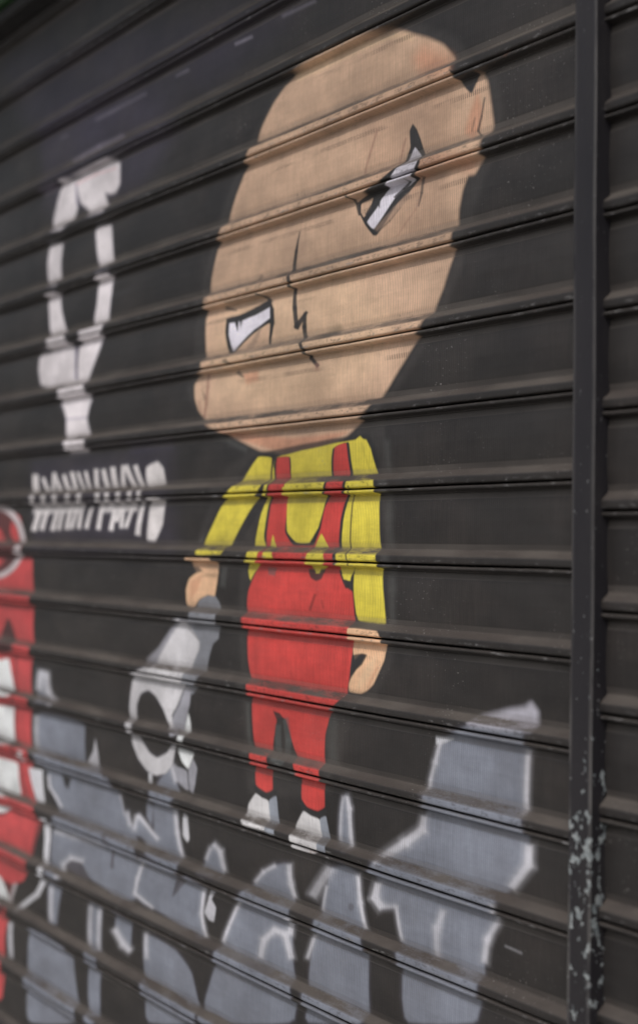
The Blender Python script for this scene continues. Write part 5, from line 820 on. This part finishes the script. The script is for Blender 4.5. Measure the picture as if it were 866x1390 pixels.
('painted_dungarees','redshade',7,0.25,[(-625.3,-812.2),(-612.9,-877.9),(-597.9,-875.9),(-610.2,-810.6)]),
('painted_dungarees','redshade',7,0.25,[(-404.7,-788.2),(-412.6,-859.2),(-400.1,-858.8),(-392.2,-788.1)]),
('painted_hand_r','skin2',1.7,1,[(-389.2,-790.1),(-325.7,-791),(-319.6,-803.6),(-319.3,-814.6),(-321.9,-828.7),(-331.7,-845.2),(-341.7,-860.1),(-356.4,-869.9),(-370,-875),(-394.7,-874.6),(-393.4,-864),(-388.9,-856.9),(-376.9,-843.5),(-367.9,-836.1),(-359.1,-824.1),(-371.3,-824.1),(-381.9,-832.5),(-386.8,-821.4)]),
('painted_hand_r','ink',1.6,0.9,[(-388.2,-826.3),(-366.8,-822.8),(-356.1,-823.9),(-366.4,-837.9),(-376.9,-844.4),(-385.9,-852.8)]),
('painted_hand_r','skinlt',4,0.5,[(-354.4,-834.1),(-336.8,-821.5),(-342.2,-842.4),(-365.7,-865.1),(-377.8,-868.2)]),
('painted_hand_r','skinred',2,0.4,[(-335,-836.1),(-356,-866),(-351.9,-866.8),(-331,-836.9)]),
('painted_hand_l','skin2',1.8,1,[(-804.7,-706),(-733.6,-704.8),(-718.6,-715.6),(-715.9,-728.8),(-718.4,-744.4),(-724.8,-764.5),(-743.8,-762),(-769.9,-769.8),(-787.9,-785.3),(-807.9,-781.6),(-809,-756.5),(-798.8,-739),(-777.3,-729.3),(-788.5,-721.7)]),
('painted_hand_l','ink',1.6,0.8,[(-790.7,-721.7),(-777.7,-720.3),(-760.2,-726.6),(-777.3,-730.5),(-788.1,-731.9)]),
('painted_hand_l','skinred',4,0.5,[(-794.1,-744.6),(-762.1,-732.3),(-771.9,-755.2),(-797.2,-773.2)]),
('painted_shoe_l','shoe',1.8,1,[(-603.5,-1037.7),(-588.4,-1042.5),(-571.8,-1043.9),(-567.1,-1073.7),(-561.3,-1083.9),(-626.3,-1085.2),(-630.6,-1073.4),(-621.7,-1055.2)]),
('painted_shoe_l','shoegrey',1.6,1,[(-571.8,-1042.9),(-552.2,-1032.6),(-547.3,-1072.3),(-543.3,-1084.7),(-568.5,-1085.2)]),
('painted_shoe_r','shoe',1.8,1,[(-489,-1043.3),(-472,-1047.3),(-450.5,-1048.4),(-439.6,-1083.1),(-447.5,-1092.4),(-500.9,-1096.8),(-508.2,-1084.3),(-508.8,-1068.5)]),
('painted_shoe_r','shoegrey',1.6,1,[(-452.1,-1047.8),(-436.8,-1041.3),(-428.6,-1074.3),(-424.9,-1089.9),(-444.3,-1089.8)]),
]

# ------------------------------------------------------------------ slat profile: (fraction of the pitch below the joint, depth in mm behind the nose line)
PROF = [(0.0, 18), (0.004, 17), (0.009, 6), (0.013, 1.8), (0.019, 0.8), (0.026, 0.35), (0.036, 0.25), (0.045, 0.5), (0.052, 1.2), (0.058, 3.0),
        (0.064, 9.5), (0.072, 12.0), (0.086, 12.2), (0.098, 11.4), (0.160, 10.5), (0.170, 10.0), (0.185, 9.7), (0.30, 8.9), (0.45, 8.5), (0.60, 8.9), (0.715, 9.7), (0.735, 10.1),
        (0.785, 11.0), (0.805, 11.2), (0.817, 10.3), (0.832, 8.4), (0.852, 5.5), (0.873, 2.7), (0.886, 1.1), (0.897, 0.35), (0.909, 0.05), (0.930, 0.0), (0.960, 0.05),
        (0.972, 0.5), (0.980, 1.5), (0.986, 3.6), (0.992, 10), (1.0, 18)]
ph = np.array([p[0] for p in PROF]); pd = np.array([p[1] for p in PROF])
def rows_for(step):
    hs = set(np.round(ph, 4))
    hs |= set(np.round(np.arange(0.0, 0.10, min(step, 0.006)), 4)) | set(np.round(np.arange(0.10, 0.80, step), 4)) | set(np.round(np.arange(0.80, 1.0, min(step, 0.0075)), 4))
    hs = sorted(hs); out = [hs[0]]
    for v in hs[1:]:
        if v - out[-1] > 0.0025 or v in (1.0,): out.append(v)
    out[-1] = 1.0
    return np.array(out)
dh = np.array([0, .008, .014, .026, .036, .06, .075, .09, .16, .172, .60, .70, .78, .797, .810, .84, .872, .888, .900, .95, 1.0])
dv = np.array([0.2, .50, .60, .30, .12, .05, .25, .24, .24, .05, .02, .06, .20, .70, 1.05, 1.12, 1.08, .75, .08, .03, 0.1])

def wob(x, k, amp, seed):
    r = np.random.default_rng(seed * 131 + k)
    s = 0
    for f in (1.3, 3.1, 6.7, 13.0):
        s = s + r.uniform(.3, 1) / f ** .7 * np.sin(2 * np.pi * f * x + r.uniform(0, 6.28))
    return s * amp

def slat_grid(xs, joints, step, seed):
    """returns P (nz,nx,3), H (nz,) profile fraction, gap positions"""
    nx = len(xs); Ps = []; Hs = []
    hs = rows_for(step)
    y0 = np.interp(hs, ph, pd) / 1000
    for k in range(len(joints) - 1):
        zt, zb = joints[k], joints[k + 1]
        last = k == len(joints) - 2
        top = wob(xs, k, 0.00035, seed); bot = wob(xs, k + 1, 0.00035, seed)
        bulge = wob(xs, k, 0.00045, seed + 5)
        sag = wob(xs, k, 0.0007, seed + 9)
        hh = hs if last else hs[:-1]; yy = y0 if last else y0[:-1]
        Z = zt + (zb - zt) * hh[:, None] + top[None] * (1 - hh[:, None]) + bot[None] * hh[:, None]
        belly = np.sin(np.pi * hh)[:, None]
        Y = yy[:, None] + bulge[None] + sag[None] * belly
        X = np.broadcast_to(xs, Z.shape)
        rr = np.random.default_rng(seed * 977 + k)
        for _ in range(5):                      # small knocks and dents in the sheet
            cx, ch, sx, sh, am = rr.uniform(xs[0] * .75, xs[-1]), rr.uniform(.2, .9), rr.uniform(.012, .05), rr.uniform(.08, .2), rr.uniform(.0004, .0014)
            Y = Y + am * np.exp(-((X - cx) / sx) ** 2 - ((hh[:, None] - ch) / sh) ** 2)
        Ps.append(np.stack([X, Y, Z], -1)); Hs.append(hh)
    return np.concatenate(Ps), np.concatenate(Hs)

def grid_normals(P):
    dx = np.gradient(P, axis=1); dz = np.gradient(P, axis=0)
    n = np.cross(dx, dz); n /= np.linalg.norm(n, axis=-1, keepdims=True) + 1e-12
    if n[..., 1].mean() > 0: n = -n
    return n

def build_part(name, P, N, col, prof, fmask, parent, mat):
    nz, nx = P.shape[:2]
    iz, ix = np.nonzero(fmask)
    a = iz * nx + ix
    q = np.stack([a, a + nx, a + nx + 1, a + 1], 1)
    used, inv = np.unique(q.ravel(), return_inverse=True)
    nf = len(a)
    me = bpy.data.meshes.new(name)
    me.vertices.add(len(used)); me.loops.add(nf * 4); me.polygons.add(nf)
    me.vertices.foreach_set('co', P.reshape(-1, 3)[used].astype(np.float32).ravel())
    me.loops.foreach_set('vertex_index', inv.astype(np.int32).ravel())
    me.polygons.foreach_set('loop_start', np.arange(0, nf * 4, 4, dtype=np.int32))
    me.polygons.foreach_set('loop_total', np.full(nf, 4, dtype=np.int32))
    me.polygons.foreach_set('use_smooth', np.ones(nf, dtype=bool))
    me.update(calc_edges=True)
    ca = me.attributes.new('paint', 'FLOAT_COLOR', 'POINT')
    c4 = np.ones((len(used), 4), np.float32); c4[:, :3] = col.reshape(-1, 3)[used]
    ca.data.foreach_set('color', c4.ravel())
    va = me.attributes.new('prof', 'FLOAT_VECTOR', 'POINT')
    va.data.foreach_set('vector', prof.reshape(-1, 3)[used].astype(np.float32).ravel())
    me.normals_split_custom_set_from_vertices(N.reshape(-1, 3)[used].astype(np.float32))
    me.materials.append(mat)
    o = bpy.data.objects.new(name, me)
    COL.objects.link(o)
    if parent: o.parent = parent
    return o

# ------------------------------------------------------------------ main bay of the roller shutter
JM = [0.7, 0.575, 0.4525, 0.3329, 0.2168, 0.1041, -0.0054, -0.1119, -0.2157, -0.3171, -0.4165, -0.5141, -0.6105, -0.7060, -0.8011, -0.8964, -0.9925, -1.0898, -1.1892,
      -1.2912, -1.3965, -1.503, -1.610, -1.717, -1.824, -1.931, -2.038, -2.145]
x = [0.014]; 
while x[-1] > -4.0:
    d = 0.0011 if x[-1] > -0.5 else 0.0011 + (-0.5 - x[-1]) * 0.0012
    if x[-1] < -1.66: d = 0.012
    x.append(x[-1] - d)
XS = np.array(x[::-1])
P, H = slat_grid(XS, JM, 0.0125, 3)
N = grid_normals(P)
nz, nx = P.shape[:2]
gx, gz = P[..., 0] * 1000, P[..., 2] * 1000
col = np.empty((nz, nx, 3)); col[:] = PC['black']
slat_id = np.concatenate([np.full((len(rows_for(0.0125)) - 1), k) for k in range(len(JM) - 1)] + [[len(JM) - 2]])
slat_tone = np.random.default_rng(5).uniform(0.94, 1.06, len(JM))[slat_id]
skin = np.zeros((nz, nx)); pid = np.zeros((nz, nx), np.int16)
parts = ['slat_curtain']
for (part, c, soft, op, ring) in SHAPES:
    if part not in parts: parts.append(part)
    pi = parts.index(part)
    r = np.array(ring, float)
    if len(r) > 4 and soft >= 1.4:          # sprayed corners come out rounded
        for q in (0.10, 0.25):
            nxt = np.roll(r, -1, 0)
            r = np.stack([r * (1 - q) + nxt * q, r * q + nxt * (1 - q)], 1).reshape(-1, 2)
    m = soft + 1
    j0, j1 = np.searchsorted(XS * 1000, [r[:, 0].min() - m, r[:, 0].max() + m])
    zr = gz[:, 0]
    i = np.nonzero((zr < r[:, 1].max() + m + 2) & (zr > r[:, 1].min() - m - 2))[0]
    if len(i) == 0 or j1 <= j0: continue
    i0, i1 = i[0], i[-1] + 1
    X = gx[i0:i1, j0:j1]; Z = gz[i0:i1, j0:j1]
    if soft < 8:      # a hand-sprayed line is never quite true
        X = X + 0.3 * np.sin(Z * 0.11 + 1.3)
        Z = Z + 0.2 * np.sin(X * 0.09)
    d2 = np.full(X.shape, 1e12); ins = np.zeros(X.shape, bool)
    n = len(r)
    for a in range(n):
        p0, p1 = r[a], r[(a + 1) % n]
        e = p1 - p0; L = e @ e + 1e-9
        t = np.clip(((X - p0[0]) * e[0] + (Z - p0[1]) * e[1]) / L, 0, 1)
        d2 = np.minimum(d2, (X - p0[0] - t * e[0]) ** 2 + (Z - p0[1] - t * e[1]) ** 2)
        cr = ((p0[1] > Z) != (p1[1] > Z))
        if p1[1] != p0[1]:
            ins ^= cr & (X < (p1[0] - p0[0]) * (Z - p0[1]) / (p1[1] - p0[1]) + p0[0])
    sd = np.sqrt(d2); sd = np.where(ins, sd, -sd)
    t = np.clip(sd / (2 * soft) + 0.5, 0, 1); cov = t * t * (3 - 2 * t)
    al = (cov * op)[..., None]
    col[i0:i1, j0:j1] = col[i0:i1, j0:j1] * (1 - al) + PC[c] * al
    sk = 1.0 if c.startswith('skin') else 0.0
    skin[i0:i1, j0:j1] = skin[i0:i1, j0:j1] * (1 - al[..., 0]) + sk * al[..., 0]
    if part != 'slat_curtain':
        pid[i0:i1, j0:j1][cov * min(1, op * 1.4) > 0.5] = pi
dust = np.interp(H, dh, dv)[:, None] * np.ones((1, nx))
col *= slat_tone[:, None, None]
col[(H < 0.011) | (H > 0.990)] = (0.012, 0.011, 0.010)  # joint gaps coloured near-black: dirt, plus the shade of the recess painted in
# spray does not reach the steep upper faces fully
prof = np.stack([np.broadcast_to(H[:, None], (nz, nx)), skin, dust], -1)

shutter = empty('roller_shutter', (-0.8, 0.0, -2.2))
tag(shutter, 'wide black steel roller shutter covered in a spray-painted mural of a bald child', 'roller shutter')
fid = pid[:-1, :-1]
INFO = {   # part key: (object name, parent key, label)
 'slat_curtain': ('slat_curtain', None, 'black horizontal shutter slats with brown dust on their ledges'),
 'painted_symbol': ('painted_symbol', None, 'pale lilac hooked loop sprayed at the upper left'),
 'painted_lettering': ('painted_lettering', None, 'blurred row of white spray lettering under the pale loop'),
 'painted_red_figure': ('painted_figure', None, 'red painted figure at the left edge'),
 'painted_ring': ('painted_ring', 'painted_red_figure', 'grey ring painted on top of the red figure'),
 'painted_tooth': ('painted_teeth', 'painted_red_figure', 'white teeth of the red figure'),
 'painted_letter_a': ('painted_letter', None, 'grey letter beside the red figure'),
 'painted_letter_b': ('painted_letter', None, 'spiky grey letter under the ring spanner'),
 'painted_fin': ('painted_letter', None, 'small pointed grey fin with a white tip'),
 'painted_letter_c': ('painted_letter', None, 'rounded grey letter with an arched white stroke'),
 'painted_letter_d': ('painted_letter', None, 'leaning grey letter below the white shoes'),
 'painted_spike': ('painted_letter', None, 'thin grey spike right of the child\'s shoes'),
 'painted_big_letter': ('painted_letter', None, 'largest grey letter with white edges beside the post'),
 'painted_tool': ('painted_spanner', None, 'grey ring spanner hanging from the child\'s left-side hand'),
 'painted_child': ('painted_child', None, 'black outline of the bald child in red dungarees'),
 'painted_head': ('painted_head', 'painted_child', 'large tilted bald head in skin colour'),
 'painted_eye_r': ('painted_eye', 'painted_child', 'upper slanted eye, long white wedge with a black rim'),
 'painted_eye_l': ('painted_eye', 'painted_child', 'lower eye with a heavy black lid'),
 'painted_shirt': ('painted_shirt', 'painted_child', 'yellow long-sleeved shirt'),
 'painted_dungarees': ('painted_dungarees', 'painted_child', 'red dungarees with two shoulder straps'),
 'painted_hand_r': ('painted_hand', 'painted_child', 'empty hand hanging below the yellow sleeve'),
 'painted_hand_l': ('painted_hand', 'painted_child', 'hand holding the grey tool'),
 'painted_shoe_l': ('painted_shoe', 'painted_child', 'left-hand white shoe'),
 'painted_shoe_r': ('painted_shoe', 'painted_child', 'right-hand white shoe, lower of the two'),
}
objs = {}
PI = Matrix.Translation(-Vector(shutter.location))
for key in sorted(parts, key=lambda k: INFO[k][1] is not None):
    name, par, lab = INFO[key]
    o = build_part(name, P, N, col, prof, fid == parts.index(key), objs[par] if par else shutter, MAT_SHUTTER)
    if not par: o.matrix_parent_inverse = PI
    o['label'] = lab
    objs[key] = o
del P, N, col, prof, gx, gz

# ------------------------------------------------------------------ second bay, right of the guide rail
JR0 = -0.1163
JR = [JR0 + 0.1055 * 6 - 0.1055 * i for i in range(26)]
XR = np.arange(0.030, 1.5, 0.0016)
XR = np.concatenate([XR[XR < 0.16], np.arange(0.16, 1.6, 0.01)])
P2, H2 = slat_grid(XR, JR, 0.03, 21)
N2 = grid_normals(P2)
c2 = np.empty(P2.shape); c2[:] = PC['black'] * 0.9
c2[(H2 < 0.011) | (H2 > 0.990)] = (0.012, 0.011, 0.010)  # same near-black gaps, dirt and painted-in shade together
d2_ = np.interp(H2, dh, dv)[:, None] * np.ones((1, len(XR)))
p2 = np.stack([np.broadcast_to(H2[:, None], d2_.shape), d2_ * 0, np.minimum(d2_ * 1.0, 1)], -1)
sh2 = empty('roller_shutter', (0.8, 0.0, -2.2))
tag(sh2, 'plain black steel roller shutter right of the chipped post, without any painting', 'roller shutter')
o = build_part('slat_curtain', P2, N2, c2, p2, np.ones((P2.shape[0] - 1, P2.shape[1] - 1), bool), sh2, MAT_SHUTTER)
o.matrix_parent_inverse = Matrix.Translation(-Vector(sh2.location))

# ------------------------------------------------------------------ guide rail between the bays (a folded steel channel)
def rail(x0, x1, z0, z1, yf, yb):
    """closed section with chamfered arrises, many segments up the height so the edge can wander a little"""
    c = 0.0016
    sec = [(x0, yb, 0), (x0, yf + c * 1.2, 0), (x0 + c * 0.35, yf + c * .35, 1), (x0 + c * 1.2, yf, .7), (x0 + 0.005, yf + .0002, 0), ((x0 + x1) / 2, yf + .0006, 0), (x1 - 0.005, yf + .0002, 0), (x1 - c * 1.2, yf, .5), (x1 - c * .35, yf + c * .35, .8), (x1, yf + c * 1.2, 0), (x1, yb, 0)]
    zs = np.linspace(z0, z1, 420)
    v = []; ar = []; f = []
    for i, z in enumerate(zs):
        dx = 0.0011 * math.cos((z + 0.65) * 2.2) * 1.0 + 0.0003 * math.sin(z * 23)
        dy = 0.0004 * math.sin(z * 9 + 1)
        for j, (a, b, e) in enumerate(sec):
            v.append((a + dx + 0.00012 * math.sin(z * 310 + j), b + dy * (1 if b < yb else 0), z)); ar.append(e)
    n = len(sec)
    for i in range(len(zs) - 1):
        for j in range(n - 1):
            f.append((i * n + j, i * n + j + 1, (i + 1) * n + j + 1, (i + 1) * n + j))
    return v, f, ar
v, f, ar = rail(0.0082, 0.0395, -2.2, 0.62, -0.012, 0.03)
post = mesh_obj('guide_rail', v, f, MAT_POST, None, False)
a = post.data.attributes.new('arris', 'FLOAT', 'POINT'); a.data.foreach_set('value', ar)
post.data.polygons.foreach_set('use_smooth', [True] * len(post.data.polygons))
tag(post, 'dark upright steel guide rail with pale chipped paint between the two shutters', 'guide rail')

# ------------------------------------------------------------------ green fascia over the shutters
def box(x0, x1, y0, y1, z0, z1, bev=0.003):
    xs, ys, zs = (x0, x1), (y0, y1), (z0, z1)
    v = []; f = []
    # front face with a bevelled lower and upper arris
    prof_ = [(y1, z0), (y0 + bev, z0), (y0, z0 + bev), (y0, z1 - bev), (y0 + bev, z1), (y1, z1)]
    for X in xs:
        for (yy, zz) in prof_: v.append((X, yy, zz))
    n = len(prof_)
    for j in range(n):
        f.append((j, (j + 1) % n, n + (j + 1) % n, n + j))
    f.append(tuple(range(n))[::-1]); f.append(tuple(range(n, 2 * n)))
    return v, f
fa = empty('fascia_beam', (-0.8, -0.02, 0.36))
tag(fa, 'dark green painted fascia beam above the shutter slats at the top left corner', 'fascia')
v, f = box(-4.1, 1.7, -0.050, 0.010, 0.375, 0.80)
mesh_obj('front_panel', v, f, MAT_GREEN, fa)
v, f = box(-4.1, 1.7, -0.036, 0.008, 0.349, 0.374)
mesh_obj('dark_strip', v, f, MAT_DARK, fa)  # near-black band right below the green front
# ------------------------------------------------------------------ unseen overhang added above the picture to shade the upper slats
v, f = box(-4.2, 3.0, -0.55, 0.010, 0.82, 0.90, 0.01)
tag(mesh_obj('shade_canopy', v, f, MAT_GREEN), 'unseen flat green overhang added to shade the upper slats', 'shade_canopy')

# ------------------------------------------------------------------ pavement in front, unseen below the picture, added to bounce light onto the slats
v, f = box(-80, 60, -60.0, 0.2, -2.45, -2.2, 0.01)
tag(mesh_obj('pavement', v, f, MAT_PAVE), None, None, None, 'structure')
